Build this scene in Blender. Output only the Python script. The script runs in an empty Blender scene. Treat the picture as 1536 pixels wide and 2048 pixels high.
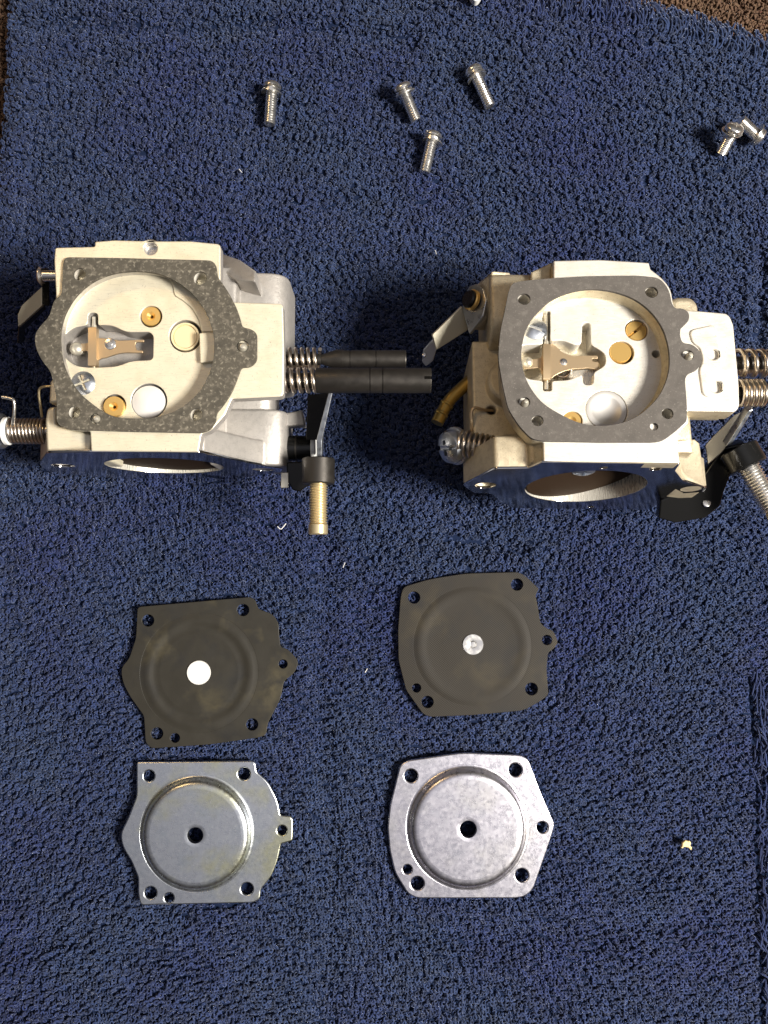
import bpy, bmesh, math, random
import numpy as np
from mathutils import Vector, Matrix, Euler
R_ = math.radians
random.seed(7)
rng = np.random.default_rng(11)
SC = bpy.context.scene
COL = SC.collection
SC.unit_settings.system = 'METRIC'
SC.unit_settings.scale_length = 0.01          # one unit is one centimetre

# ------------------------------------------------------------------ camera
FPX = 1657.0                                  # focal length in pixels of the 1536 x 2048 photograph
TH = R_(4.5)                                  # tilt away from straight down
CAM = Vector((0, 0, 21.0))
c_up = Vector((0, math.cos(TH), math.sin(TH)))
c_dir = Vector((0, math.sin(TH), -math.cos(TH)))
cd = bpy.data.cameras.new('camera')
cam = bpy.data.objects.new('camera', cd); COL.objects.link(cam)
cam.location = CAM; cam.rotation_euler = (TH, 0, 0)
cd.sensor_fit = 'VERTICAL'; cd.sensor_height = 24.0; cd.lens = 24.0 * FPX / 2048.0
cd.clip_start = 0.5; cd.clip_end = 500
cd.dof.use_dof = False
SC.camera = cam

# ------------------------------------------------------------------ world (dim room)
W = bpy.data.worlds.new('World'); SC.world = W; W.use_nodes = True
wn = W.node_tree; wn.nodes.clear()
o_ = wn.nodes.new('ShaderNodeOutputWorld'); b_ = wn.nodes.new('ShaderNodeBackground')
tc = wn.nodes.new('ShaderNodeTexCoord'); sp = wn.nodes.new('ShaderNodeSeparateXYZ'); cr = wn.nodes.new('ShaderNodeValToRGB')
wn.links.new(tc.outputs['Generated'], sp.inputs[0]); wn.links.new(sp.outputs['Z'], cr.inputs[0])
e = cr.color_ramp.elements
e[0].position = 0.0; e[0].color = (0.012, 0.010, 0.008, 1)
e[1].position = 1.0; e[1].color = (0.62, 0.61, 0.66, 1)
k = e.new(0.5); k.color = (0.045, 0.042, 0.04, 1)
k = e.new(0.88); k.color = (0.16, 0.155, 0.17, 1)
wn.links.new(cr.outputs[0], b_.inputs[0]); b_.inputs[1].default_value = 1.0
wn.links.new(b_.outputs[0], o_.inputs[0])

# ------------------------------------------------------------------ lamps
def area(name, loc, target, sx, sy, power, colour):
    l = bpy.data.lights.new(name, 'AREA'); l.shape = 'RECTANGLE'; l.size = sx; l.size_y = sy
    l.energy = power; l.color = colour
    ob = bpy.data.objects.new(name, l); COL.objects.link(ob); ob.location = loc
    ob.rotation_euler = (Vector(target) - Vector(loc)).to_track_quat('-Z', 'Y').to_euler()
    return ob
area('window_lamp', (46, -11, 55), (0, 2, 0), 17, 17, 130000, (1.0, 0.945, 0.86))
area('room_lamp', (-42, 46, 62), (0, 0, 0), 16, 16, 8500, (1.0, 0.66, 0.30))
SC.view_settings.view_transform = 'Standard'; SC.view_settings.look = 'None'
SC.view_settings.exposure = 0.0; SC.view_settings.gamma = 1.0
SC.cycles.max_bounces = 8; SC.cycles.caustics_reflective = False; SC.cycles.caustics_refractive = False
SC.cycles.sample_clamp_indirect = 6.0

# ------------------------------------------------------------------ frames: where a pixel's line of sight meets a plane of the thing
class Frame:
    def __init__(s, origin, rot=(0, 0, 0)):
        s.O = Vector(origin); s.E = Euler(rot); s.M = s.E.to_matrix(); s.T = s.M.transposed()
    def ray(s, px, py):
        d = c_dir + Vector((1, 0, 0)) * ((px - 768) / FPX) - c_up * ((py - 1024) / FPX)
        return s.T @ (CAM - s.O), s.T @ d
    def on(s, px, py, ax, v):
        o, d = s.ray(px, py); t = (v - o[ax]) / d[ax]
        return o + d * t
    def p(s, px, py, z): return s.on(px, py, 2, z)
    def rad(s, px, py, z, r): return (s.p(px + r, py, z) - s.p(px - r, py, z)).length / 2
G = Frame((0, 0, 0))

# ------------------------------------------------------------------ materials
def mat(name, base, metallic=0.0, rough=0.5, **kw):
    m = bpy.data.materials.new(name); m.use_nodes = True
    nt = m.node_tree; b = nt.nodes['Principled BSDF']
    b.inputs['Base Color'].default_value = (*base, 1); b.inputs['Metallic'].default_value = metallic
    b.inputs['Roughness'].default_value = rough
    co = nt.nodes.new('ShaderNodeTexCoord')
    def noise(scale, detail=3, stretch=None):
        n = nt.nodes.new('ShaderNodeTexNoise'); n.inputs['Scale'].default_value = scale; n.inputs['Detail'].default_value = detail
        if stretch:
            mp = nt.nodes.new('ShaderNodeMapping'); mp.inputs['Scale'].default_value = stretch
            mp.inputs['Rotation'].default_value = kw.get('srot', (0, 0, 0))
            nt.links.new(co.outputs['Object'], mp.inputs[0]); nt.links.new(mp.outputs[0], n.inputs['Vector'])
        else: nt.links.new(co.outputs['Object'], n.inputs['Vector'])
        return n
    if 'mottle' in kw:                        # second colour mixed in by noise: (colour, scale, low, high)
        for c2, sc_, lo, hi, *st in kw['mottle']:
            n = noise(sc_, 4, st[0] if st else None); r = nt.nodes.new('ShaderNodeMapRange')
            r.inputs['From Min'].default_value = lo; r.inputs['From Max'].default_value = hi
            nt.links.new(n.outputs['Fac'], r.inputs[0])
            mx = nt.nodes.new('ShaderNodeMix'); mx.data_type = 'RGBA'
            nt.links.new(r.outputs[0], mx.inputs['Factor'])
            src = b.inputs['Base Color'].links[0].from_socket if b.inputs['Base Color'].links else None
            if src: nt.links.new(src, mx.inputs[6])
            else: mx.inputs[6].default_value = (*base, 1)
            mx.inputs[7].default_value = (*c2, 1); nt.links.new(mx.outputs[2], b.inputs['Base Color'])
    if 'rvar' in kw:
        sc_, lo, hi = kw['rvar'][:3]; n = noise(sc_, 4, kw['rvar'][3] if len(kw['rvar']) > 3 else None)
        r = nt.nodes.new('ShaderNodeMapRange'); r.inputs['From Min'].default_value = .3; r.inputs['From Max'].default_value = .7
        r.inputs['To Min'].default_value = lo; r.inputs['To Max'].default_value = hi
        nt.links.new(n.outputs['Fac'], r.inputs[0]); nt.links.new(r.outputs[0], b.inputs['Roughness'])
    prev = None
    if 'bevel' in kw:
        bv = nt.nodes.new('ShaderNodeBevel'); bv.samples = 4; bv.inputs['Radius'].default_value = kw['bevel']; prev = bv.outputs[0]
    for bm_ in kw.get('bump', []):            # (scale, distance, stretch)
        n = noise(bm_[0], 3, bm_[2] if len(bm_) > 2 else None)
        bp = nt.nodes.new('ShaderNodeBump'); bp.inputs['Distance'].default_value = bm_[1]; bp.inputs['Strength'].default_value = 1.0
        nt.links.new(n.outputs['Fac'], bp.inputs['Height'])
        if prev: nt.links.new(prev, bp.inputs['Normal'])
        prev = bp.outputs[0]
    if prev: nt.links.new(prev, b.inputs['Normal'])
    if 'sheen' in kw: b.inputs['Sheen Weight'].default_value = kw['sheen']; b.inputs['Sheen Roughness'].default_value = .4
    return m
M = {}
M['cast_l'] = mat('cast_aluminium_warm', (.53, .50, .465), .6, .5, bump=[(60, .005), (14, .005)], mottle=[((.45, .425, .395), 7, .45, .75), ((.28, .27, .26), 40, .62, .72)], bevel=.04)
M['cast_r'] = mat('cast_aluminium_grainy', (.68, .60, .44), .7, .5, bump=[(65, .007), (14, .005)], mottle=[((.56, .48, .34), 7, .45, .75), ((.36, .29, .17), 42, .60, .72)], bevel=.05)
M['mach_l'] = mat('machined_aluminium_warm', (.90, .83, .64), .5, .40, bump=[(10, .0025, (1, 14, 1))], rvar=(6, .3, .5, (1, 10, 1)), mottle=[((.80, .72, .53), 2.2, .48, .75), ((.62, .55, .42), 5, .56, .8, (1, 16, 1)), ((.50, .44, .33), 34, .64, .74)], bevel=.02)
M['mach_r'] = mat('machined_aluminium_pale', (.92, .88, .79), .5, .40, bump=[(12, .002, (1, 10, 1)), (50, .002)], rvar=(6, .3, .5, (1, 10, 1)), mottle=[((.82, .76, .65), 3, .48, .75), ((.66, .61, .52), 5, .58, .82, (1, 16, 1)), ((.52, .47, .38), 38, .64, .74)], bevel=.02)
M['mirror'] = mat('lapped_flange_face', (.62, .62, .64), 1.0, .12, bump=[(5, .0006, (12, 1, 1))], mottle=[((.45, .45, .47), 3, .4, .7)])
M['bore'] = mat('bored_bright_wall', (.94, .90, .80), .6, .3, rvar=(5, .2, .4, (9, 1, 1)), bump=[(5, .006, (9, 1, 1))])
M['gasket_l'] = mat('gasket_mottled_fibre', (.075, .066, .050), 0, .85, mottle=[((.16, .14, .11), 9, .5, .72), ((.05, .044, .034), 5, .5, .72), ((.30, .27, .21), 15, .56, .78)], bump=[(40, .004)])
M['gasket_r'] = mat('gasket_grey_fibre', (.095, .085, .076), 0, .85, mottle=[((.14, .127, .113), 8, .5, .75), ((.07, .063, .056), 4, .5, .75), ((.22, .20, .18), 30, .6, .8)], bump=[(45, .003)])
M['zinc'] = mat('zinc_plated_steel', (.66, .69, .73), 1.0, .3, rvar=(11, .25, .34), bump=[(45, .0010), (14, .0009, (1, 12, 1))], mottle=[((.72, .72, .52), .8, .5, .66), ((.60, .65, .70), 2.6, .5, .8), ((.92, .92, .90), 26, .60, .80), ((.46, .49, .50), 18, .64, .90), ((.48, .50, .50), 7, .62, .72, (14, 1, 1))])
M['zinc2'] = mat('zinc_plated_steel_lilac', (.72, .70, .76), 1.0, .3, rvar=(11, .25, .34), bump=[(45, .0010), (14, .0009, (12, 1, 1))], mottle=[((.71, .69, .68), 1.2, .5, .8), ((.69, .69, .75), 3.2, .5, .9), ((.92, .90, .94), 26, .60, .80), ((.50, .48, .52), 18, .64, .90), ((.55, .53, .58), 7, .62, .72, (1, 14, 1))])
M['steel'] = mat('bright_steel', (.84, .82, .78), .95, .24, rvar=(8, .16, .32))
M['zincscrew'] = mat('bright_zinc_screw', (.50, .53, .58), .95, .3, rvar=(8, .24, .4))
M['spring'] = mat('spring_steel', (.62, .55, .47), 1.0, .28)
M['brass'] = mat('turned_brass', (.92, .60, .20), .75, .34, bump=[(6, .001)])
M['bronze'] = mat('dull_bronze_lever', (.66, .50, .31), .85, .42, bump=[(30, .001)])
M['plugdome'] = mat('pressed_plug_dome', (.66, .64, .61), .8, .5)
M['goldplug'] = mat('pale_brass_plug', (1.0, .84, .52), .45, .35)
M['goldbolt'] = mat('yellow_plated_bolt', (.86, .72, .44), .8, .32)
M['tube'] = mat('brass_tube', (.50, .34, .10), 1.0, .3)
M['black'] = mat('blackened_steel', (.055, .05, .045), .75, .42, rvar=(6, .34, .52), bump=[(30, .0012, (1, 6, 6))])
M['blackgloss'] = mat('glossy_black_steel', (.02, .02, .02), .6, .22)
M['dark'] = mat('painted_hole_shade', (.03, .025, .02), .3, .6)  # near-black colour painted in for the shade inside holes
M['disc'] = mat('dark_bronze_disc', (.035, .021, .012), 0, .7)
M['levplate'] = mat('brushed_lever_plate', (.62, .58, .46), .5, .42, rvar=(6, .3, .46, (1, 8, 1)))
M['white'] = mat('white_nylon', (.8, .8, .78), 0, .4)
M['greysteel'] = mat('dull_grey_steel', (.30, .30, .30), .9, .4)
M['pin'] = mat('pin_steel', (.66, .62, .52), .7, .36)
M['rub_l'] = mat('diaphragm_rubber', (.026, .0235, .018), 0, .5, rvar=(2.2, .36, .6), mottle=[((.085, .072, .04), .8, .55, .78), ((.020, .019, .017), 1.7, .5, .7)], bump=[(60, .0012)])
M['rub_r'] = mat('diaphragm_fabric', (.026, .0225, .018), 0, .6, mottle=[((.048, .040, .026), .7, .52, .72), ((.022, .020, .018), 1.6, .5, .7)])
M['rivet'] = mat('aluminium_rivet', (.86, .84, .80), .3, .4)
M['carpet'] = mat('carpet_brown', (.09, .052, .034), 0, .95, mottle=[((.15, .06, .04), .35, .45, .6), ((.19, .12, .06), 9, .45, .7), ((.02, .015, .012), 14, .5, .8)], bump=[(16, .08)])
M['crumb'] = mat('crumb', (.80, .60, .30), 0, .7, bump=[(12, .02)])
M['lint'] = mat('lint', (.75, .74, .72), 0, .8)
M['cloth'] = mat('towel_ground_weave', (.010, .017, .044), 0, .95); M['cloth'].node_tree.nodes['Principled BSDF'].inputs['Specular IOR Level'].default_value = .05
for q_, v_ in (('rub_l', .32), ('rub_r', .22), ('disc', .08)): M[q_].node_tree.nodes['Principled BSDF'].inputs['Specular IOR Level'].default_value = v_
# fabric weave on the right diaphragm: fine relief only
def weave(m):
    nt = m.node_tree; b = nt.nodes['Principled BSDF']; co = nt.nodes.new('ShaderNodeTexCoord')
    mp = nt.nodes.new('ShaderNodeMapping'); mp.inputs['Rotation'].default_value = (0, 0, R_(38))
    nt.links.new(co.outputs['Object'], mp.inputs[0]); hs = []
    for d in ('X', 'Y'):
        w = nt.nodes.new('ShaderNodeTexWave'); w.bands_direction = d; w.inputs['Scale'].default_value = 7.5
        nt.links.new(mp.outputs[0], w.inputs[0]); hs.append(w)
    a = nt.nodes.new('ShaderNodeMath'); a.operation = 'ADD'
    nt.links.new(hs[0].outputs['Fac'], a.inputs[0]); nt.links.new(hs[1].outputs['Fac'], a.inputs[1])
    bp = nt.nodes.new('ShaderNodeBump'); bp.inputs['Distance'].default_value = .003; bp.inputs['Strength'].default_value = .6
    nt.links.new(a.outputs[0], bp.inputs['Height']); nt.links.new(bp.outputs[0], b.inputs['Normal'])
weave(M['rub_r'])
def towel_mat():
    m = bpy.data.materials.new('terry_yarn'); m.use_nodes = True; nt = m.node_tree; b = nt.nodes['Principled BSDF']
    b.inputs['Roughness'].default_value = .85
    b.inputs['Sheen Weight'].default_value = .45; b.inputs['Sheen Roughness'].default_value = .35
    b.inputs['Sheen Tint'].default_value = (.55, .62, .85, 1)
    oi = nt.nodes.new('ShaderNodeObjectInfo'); geo = nt.nodes.new('ShaderNodeNewGeometry')
    n = nt.nodes.new('ShaderNodeTexNoise'); n.inputs['Scale'].default_value = .28; n.inputs['Detail'].default_value = 2
    nt.links.new(geo.outputs['Position'], n.inputs['Vector'])
    a = nt.nodes.new('ShaderNodeMix'); a.data_type = 'RGBA'
    a.inputs[6].default_value = (.0135, .028, .080, 1); a.inputs[7].default_value = (.010, .019, .080, 1)
    r = nt.nodes.new('ShaderNodeMapRange'); r.inputs['From Min'].default_value = .40; r.inputs['From Max'].default_value = .66
    nt.links.new(n.outputs['Fac'], r.inputs[0]); nt.links.new(r.outputs[0], a.inputs['Factor'])
    h = nt.nodes.new('ShaderNodeHueSaturation')
    v = nt.nodes.new('ShaderNodeMapRange'); v.inputs['To Min'].default_value = .6; v.inputs['To Max'].default_value = 1.5
    nt.links.new(oi.outputs['Random'], v.inputs[0]); nt.links.new(v.outputs[0], h.inputs['Value'])
    nt.links.new(a.outputs[2], h.inputs['Color']); nt.links.new(h.outputs[0], b.inputs['Base Color'])
    n2 = nt.nodes.new('ShaderNodeTexNoise'); n2.inputs['Scale'].default_value = 60
    nt.links.new(geo.outputs['Position'], n2.inputs['Vector'])
    bp = nt.nodes.new('ShaderNodeBump'); bp.inputs['Distance'].default_value = .01
    nt.links.new(n2.outputs['Fac'], bp.inputs['Height']); nt.links.new(bp.outputs[0], b.inputs['Normal'])
    return m
M['yarn'] = towel_mat()

# ------------------------------------------------------------------ mesh helpers (all in a thing's own coordinates, cm)
def smooth(me, ang=35):
    me.polygons.foreach_set('use_smooth', [True] * len(me.polygons)); me.set_sharp_from_angle(angle=R_(ang)); return me
def flats(me, ax, lim=.9995):
    for p in me.polygons:
        if abs(p.normal[ax]) > lim: p.use_smooth = False
    return me
def fillet(pts, r0):
    """pts: (x, y[, r]) -> rounded closed outline, radii in cm"""
    out = []; n = len(pts)
    for i in range(n):
        p = Vector(pts[i][:2]); a = Vector(pts[i - 1][:2]); c = Vector(pts[(i + 1) % n][:2])
        r = pts[i][2] if len(pts[i]) > 2 and pts[i][2] is not None else r0
        u = a - p; w = c - p
        if u.length < 1e-6 or w.length < 1e-6: continue
        d = min(r, u.length * .48, w.length * .48)
        if d < 1e-4: out.append(p); continue
        s = p + u.normalized() * d; t = p + w.normalized() * d
        for k in range(6):
            f = k / 5; out.append(s * (1 - f) ** 2 + p * 2 * f * (1 - f) + t * f * f)
    return out
def circ(c, r, n=40): return [Vector((c[0] + r * math.cos(2 * math.pi * i / n), c[1] + r * math.sin(2 * math.pi * i / n))) for i in range(n)]
def extrude(loops, z0, z1, bevel=.02, axis='z'):
    cu = bpy.data.curves.new('t', 'CURVE'); cu.dimensions = '2D'; cu.fill_mode = 'BOTH'
    for lp in loops:
        s = cu.splines.new('POLY'); s.points.add(len(lp) - 1)
        for i, q in enumerate(lp): s.points[i].co = (q[0], q[1], 0, 1)
        s.use_cyclic_u = True
    hgt = z1 - z0; bevel = min(bevel, hgt * .45)
    cu.extrude = hgt / 2 - bevel; cu.bevel_depth = bevel; cu.bevel_resolution = 2; cu.offset = -bevel
    ob = bpy.data.objects.new('t', cu); me = bpy.data.meshes.new_from_object(ob)
    bpy.data.objects.remove(ob); bpy.data.curves.remove(cu)
    if axis == 'z': mtx = Matrix.Translation((0, 0, (z0 + z1) / 2))
    elif axis == 'y':                         # outline given in (x, z), extruded along y
        mtx = Matrix(((1, 0, 0, 0), (0, 0, -1, (z0 + z1) / 2), (0, 1, 0, 0), (0, 0, 0, 1)))
    elif axis == 'x':                         # outline given in (y, z), extruded along x
        mtx = Matrix(((0, 0, 1, (z0 + z1) / 2), (1, 0, 0, 0), (0, 1, 0, 0), (0, 0, 0, 1)))
    me.transform(mtx)
    bm = bmesh.new(); bm.from_mesh(me); bmesh.ops.remove_doubles(bm, verts=bm.verts, dist=1e-4)
    bmesh.ops.recalc_face_normals(bm, faces=bm.faces); bm.to_mesh(me); bm.free()
    return flats(smooth(me), {'z': 2, 'y': 1, 'x': 0}[axis])
def basis(a, b):
    d = (Vector(b) - Vector(a)); L = d.length; q = d.to_track_quat('Z', 'Y')
    return Matrix.Translation(a) @ q.to_matrix().to_4x4(), L
def lathe(prof, n=36, mtx=None, ang=35, cap=True):
    """prof: (radius, z) list turned about z"""
    vs = []; fs = []
    for r, z in prof:
        for i in range(n): a = 2 * math.pi * i / n; vs.append((r * math.cos(a), r * math.sin(a), z))
    for j in range(len(prof) - 1):
        for i in range(n): fs.append((j * n + i, j * n + (i + 1) % n, (j + 1) * n + (i + 1) % n, (j + 1) * n + i))
    if cap:
        fs.append(tuple(range(n - 1, -1, -1))); fs.append(tuple((len(prof) - 1) * n + i for i in range(n)))
    me = bpy.data.meshes.new('t'); me.from_pydata(vs, [], fs)
    if mtx is not None: me.transform(mtx)
    bm = bmesh.new(); bm.from_mesh(me); bmesh.ops.remove_doubles(bm, verts=bm.verts, dist=1e-5)
    bmesh.ops.recalc_face_normals(bm, faces=bm.faces); bm.to_mesh(me); bm.free()
    return smooth(me, ang)
def rod(a, b, r, ch=.015, n=32, r2=None):
    m, L = basis(a, b); r2 = r if r2 is None else r2
    return lathe([(r - ch, 0), (r, ch), (r2, L - ch), (r2 - ch, L)], n, m)
def threaded(a, b, r, pitch=.05, depth=.02, n=28):
    m, L = basis(a, b); k = int(L / pitch); pr = [(r - depth, 0)]
    for i in range(k): pr += [(r - depth, (i + .1) * L / k), (r, (i + .45) * L / k), (r, (i + .6) * L / k), (r - depth, (i + .95) * L / k)]
    pr.append((r - depth * 1.2, L)); return lathe(pr, n, m, 20)
def tube(path, r, n=12, closed=False, squash=None):
    P = [Vector(q) for q in path]; vs = []; fs = []; N = None
    for i, q in enumerate(P):
        t = (P[min(i + 1, len(P) - 1)] - P[max(i - 1, 0)]).normalized()
        if N is None: N = t.orthogonal().normalized()
        N = (N - t * N.dot(t)).normalized(); B = t.cross(N)
        for k in range(n): a = 2 * math.pi * k / n; vs.append(q + N * math.cos(a) * r + B * math.sin(a) * r)
    for i in range(len(P) - 1):
        for k in range(n): fs.append((i * n + k, i * n + (k + 1) % n, (i + 1) * n + (k + 1) % n, (i + 1) * n + k))
    fs.append(tuple(range(n - 1, -1, -1))); fs.append(tuple((len(P) - 1) * n + k for k in range(n)))
    me = bpy.data.meshes.new('t'); me.from_pydata([tuple(v) for v in vs], [], fs); return smooth(me, 50)
def helix(a, b, r, wire, turns, phase=0.0, per=26):
    m, L = basis(a, b); n = int(turns * per)
    return tube([m @ Vector((r * math.cos(2 * math.pi * i / per + phase), r * math.sin(2 * math.pi * i / per + phase), L * i / n)) for i in range(n + 1)], wire, 10)
def bez(pts, n=10):
    """Catmull-Rom through points"""
    P = [Vector(q) for q in pts]; P = [P[0] * 2 - P[1]] + P + [P[-1] * 2 - P[-2]]; out = []
    for i in range(1, len(P) - 2):
        for k in range(n):
            t = k / n; p0, p1, p2, p3 = P[i - 1:i + 3]
            out.append(.5 * ((2 * p1) + (p2 - p0) * t + (2 * p0 - 5 * p1 + 4 * p2 - p3) * t * t + (3 * p1 - p0 - 3 * p2 + p3) * t ** 3))
    out.append(P[-2]); return out
def box(x0, x1, y0, y1, z0, z1, bev=.02, mtx=None):
    me = extrude([[Vector(q) for q in ((x0, y0), (x1, y0), (x1, y1), (x0, y1))]], z0, z1, bev)
    if mtx is not None: me.transform(mtx)
    return me
def plane3(a, b, c):
    n = (b - a).cross(c - a).normalized(); return a, (n if n.z > 0 else -n)
def onplane(F, pts, anchor, nrm):
    P0 = anchor if isinstance(anchor, Vector) else F.p(*anchor); n = Vector(nrm).normalized(); out = []
    for px, py in pts:
        o, d = F.ray(px, py); out.append(o + d * ((P0 - o).dot(n) / d.dot(n)))
    return out
def slope_block(poly3, depth, bev=.05):
    bm = bmesh.new(); t = [bm.verts.new(q) for q in poly3]; b = [bm.verts.new((q.x, q.y, q.z - depth)) for q in poly3]
    f0 = bm.faces.new(t); n = len(t)
    for i in range(n): bm.faces.new((t[i], b[i], b[(i + 1) % n], t[(i + 1) % n]))
    bmesh.ops.recalc_face_normals(bm, faces=bm.faces)
    bmesh.ops.bevel(bm, geom=[e for e in f0.edges], offset=bev, segments=3, affect='EDGES', profile=.5)
    me = bpy.data.meshes.new('t'); bm.to_mesh(me); bm.free(); return smooth(me, 40)
def slab(poly3, t, bev=.01):
    """flat plate from 3D points lying on one plane, thickness t under it"""
    P = [Vector(q) for q in poly3]; c = sum(P, Vector()) / len(P)
    nrm = Vector()
    for i in range(len(P)): nrm += (P[i] - c).cross(P[(i + 1) % len(P)] - c)
    nrm.normalize()
    if nrm.z < 0: nrm = -nrm
    x = (P[1] - P[0]); x = (x - nrm * x.dot(nrm)).normalized(); y = nrm.cross(x)
    mt = Matrix((x, y, nrm)).transposed().to_4x4(); mt.translation = c
    me = extrude([fillet([((q - c).dot(x), (q - c).dot(y)) for q in P], .03)], -t, 0, bev); me.transform(mt); return me
def join(items):
    """items: (mesh, material) -> one mesh with material slots"""
    bm = bmesh.new(); mats = []; me = bpy.data.meshes.new('joined')
    for m_, mt, *sd in items:
        if mt not in mats: mats.append(mt)
        if sd and sd[0] not in mats: mats.append(sd[0])
        k = len(bm.faces); bm.from_mesh(m_); bm.faces.ensure_lookup_table(); ix = mats.index(mt)
        bm.normal_update()
        for f in bm.faces[k:]: f.material_index = mats.index(sd[0]) if sd and f.normal.z < .6 else ix
        bpy.data.meshes.remove(m_)
    bm.to_mesh(me); bm.free()
    for mt in mats: me.materials.append(mt)
    return me
def cut(me, cutters):
    ob = bpy.data.objects.new('t', me); COL.objects.link(ob); tmp = []
    for c in cutters:
        o = bpy.data.objects.new('c', c); COL.objects.link(o); tmp.append(o)
        md = ob.modifiers.new('b', 'BOOLEAN'); md.operation = 'DIFFERENCE'; md.object = o; md.solver = 'EXACT'
    dg = bpy.context.evaluated_depsgraph_get(); dg.update()
    r = bpy.data.meshes.new_from_object(ob.evaluated_get(dg))
    for o in tmp + [ob]: bpy.data.objects.remove(o)
    return smooth(r, 30)
def obj(name, me, material=None, parent=None):
    if material is not None: me.materials.clear(); me.materials.append(material)
    me.name = name; o = bpy.data.objects.new(name, me); COL.objects.link(o)
    if parent is not None: o.parent = parent
    return o
def thing(name, label, cat, frame=None, group=None):
    o = bpy.data.objects.new(name, None); COL.objects.link(o); o.empty_display_size = .5
    if frame: o.location = frame.O; o.rotation_euler = frame.E
    tag(o, label, cat, group); return o
def tag(o, label=None, cat=None, group=None, kind=None):
    if label: o['label'] = label
    if cat: o['category'] = cat
    if group: o['group'] = group
    if kind: o['kind'] = kind
    return o

# ------------------------------------------------------------------ towel and carpet
def towel_z(x, y):
    """height of the towel's pile tops, cm"""
    z = .06 * np.sin(x * .55 + .6 * np.sin(y * .3)) * np.sin(y * .42 + 1.2) + .035 * np.sin(x * 1.3 + y * .7) + .022 * np.sin(x * 2.3 - y * 1.1 + 2 * np.sin(y * .5))
    for pts, wd, dp in CREASES:
        a = np.array(pts); dmin = np.full(np.shape(x), 99.0)
        for i in range(len(a) - 1):
            ab = a[i + 1] - a[i]; t = np.clip(((x - a[i][0]) * ab[0] + (y - a[i][1]) * ab[1]) / (ab @ ab), 0, 1)
            dmin = np.minimum(dmin, np.hypot(x - a[i][0] - t * ab[0], y - a[i][1] - t * ab[1]))
        z = z - 1.5 * dp * np.exp(-(dmin / wd) ** 2) + .7 * dp * np.exp(-((dmin - 2.2 * wd) / wd) ** 2)
    return z - .03
CREASES = []
for px_pts, wd, dp in (([(40, 40), (300, 60), (560, 45), (820, 78)], .22, .10), ([(650, 1080), (640, 1400), (665, 1700), (650, 2040)], .25, .06),
        ([(890, 1072), (960, 1085), (1050, 1100)], .14, .12), ([(1530, 500), (1524, 800)], .15, .10), ([(700, 1850), (1000, 1880), (1400, 1850)], .3, .06),
        ([(0, 1900), (180, 1860), (400, 1930)], .3, .07), ([(650, 420), (900, 400), (1200, 440)], .35, .06), ([(0, 330), (180, 345), (330, 300)], .2, .06)):
    CREASES.append(([(G.p(a, b, 0).x, G.p(a, b, 0).y) for a, b in px_pts], wd, dp))
def px2xy(px, py, z=-.05):
    q = G.p(px, py, z); return (q.x, q.y)
edge_px = [(6, -60), (9, 60), (6, 130), (-2, 250), (-12, 335), (-24, 420), (-60, 1000), (-90, 2140), (1640, 2140), (1640, 100), (1536, 60),
           (1480, 42), (1420, 22), (1350, 8), (1290, -12), (1200, -26), (900, -30), (600, -60)]
EDGE = [px2xy(*q) for q in edge_px]
def inside(X, Y, poly):
    r = np.zeros(X.shape, bool); n = len(poly)
    for i in range(n):
        x0, y0 = poly[i]; x1, y1 = poly[(i + 1) % n]
        if y0 == y1: continue
        c = ((y0 > Y) != (y1 > Y)) & (X < (x1 - x0) * (Y - y0) / (y1 - y0) + x0); r ^= c
    return r
def edge_dist(X, Y, poly):
    d = np.full(X.shape, 99.0)
    for i in range(len(poly)):
        a = np.array(poly[i]); b = np.array(poly[(i + 1) % len(poly)]); ab = b - a
        t = np.clip(((X - a[0]) * ab[0] + (Y - a[1]) * ab[1]) / (ab @ ab), 0, 1)
        d = np.minimum(d, np.hypot(X - a[0] - t * ab[0], Y - a[1] - t * ab[1]))
    return d
def droop(d): return -.22 * np.clip(1 - d / .7, 0, 1) ** 2
towel = thing('towel', 'navy blue terry cloth towel spread flat under every part', 'towel')
# backing cloth: a closed sheet following the same waves
gx = np.arange(-12, 12.01, .3); gy = np.arange(-16, 16.5, .3)
def grid_sheet():
    cu = bpy.data.curves.new('t', 'CURVE')
    bm = bmesh.new(); idx = {}
    XX, YY = np.meshgrid(gx, gy, indexing='ij'); ins = inside(XX, YY, EDGE)
    Z = towel_z(XX, YY) - .165 + droop(edge_dist(XX, YY, EDGE))
    for i in range(len(gx)):
        for j in range(len(gy)):
            idx[i, j] = bm.verts.new((gx[i], gy[j], Z[i, j]))
    for i in range(len(gx) - 1):
        for j in range(len(gy) - 1):
            if ins[i, j] and ins[i + 1, j] and ins[i, j + 1] and ins[i + 1, j + 1]:
                bm.faces.new((idx[i, j], idx[i + 1, j], idx[i + 1, j + 1], idx[i, j + 1]))
    bmesh.ops.delete(bm, geom=[v for v in bm.verts if not v.link_faces], context='VERTS')
    bmesh.ops.solidify(bm, geom=bm.faces[:], thickness=.05)
    me = bpy.data.meshes.new('backing_cloth'); bm.to_mesh(me); bm.free(); return smooth(me, 60)
obj('backing_cloth', grid_sheet(), M['cloth'], towel)
# terry loops on weave rows
SP = .099
xs = np.arange(-12, 12, SP); ys = np.arange(-15.5, 16.5, SP * .84)
X, Y = np.meshgrid(xs, ys, indexing='ij')
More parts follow.
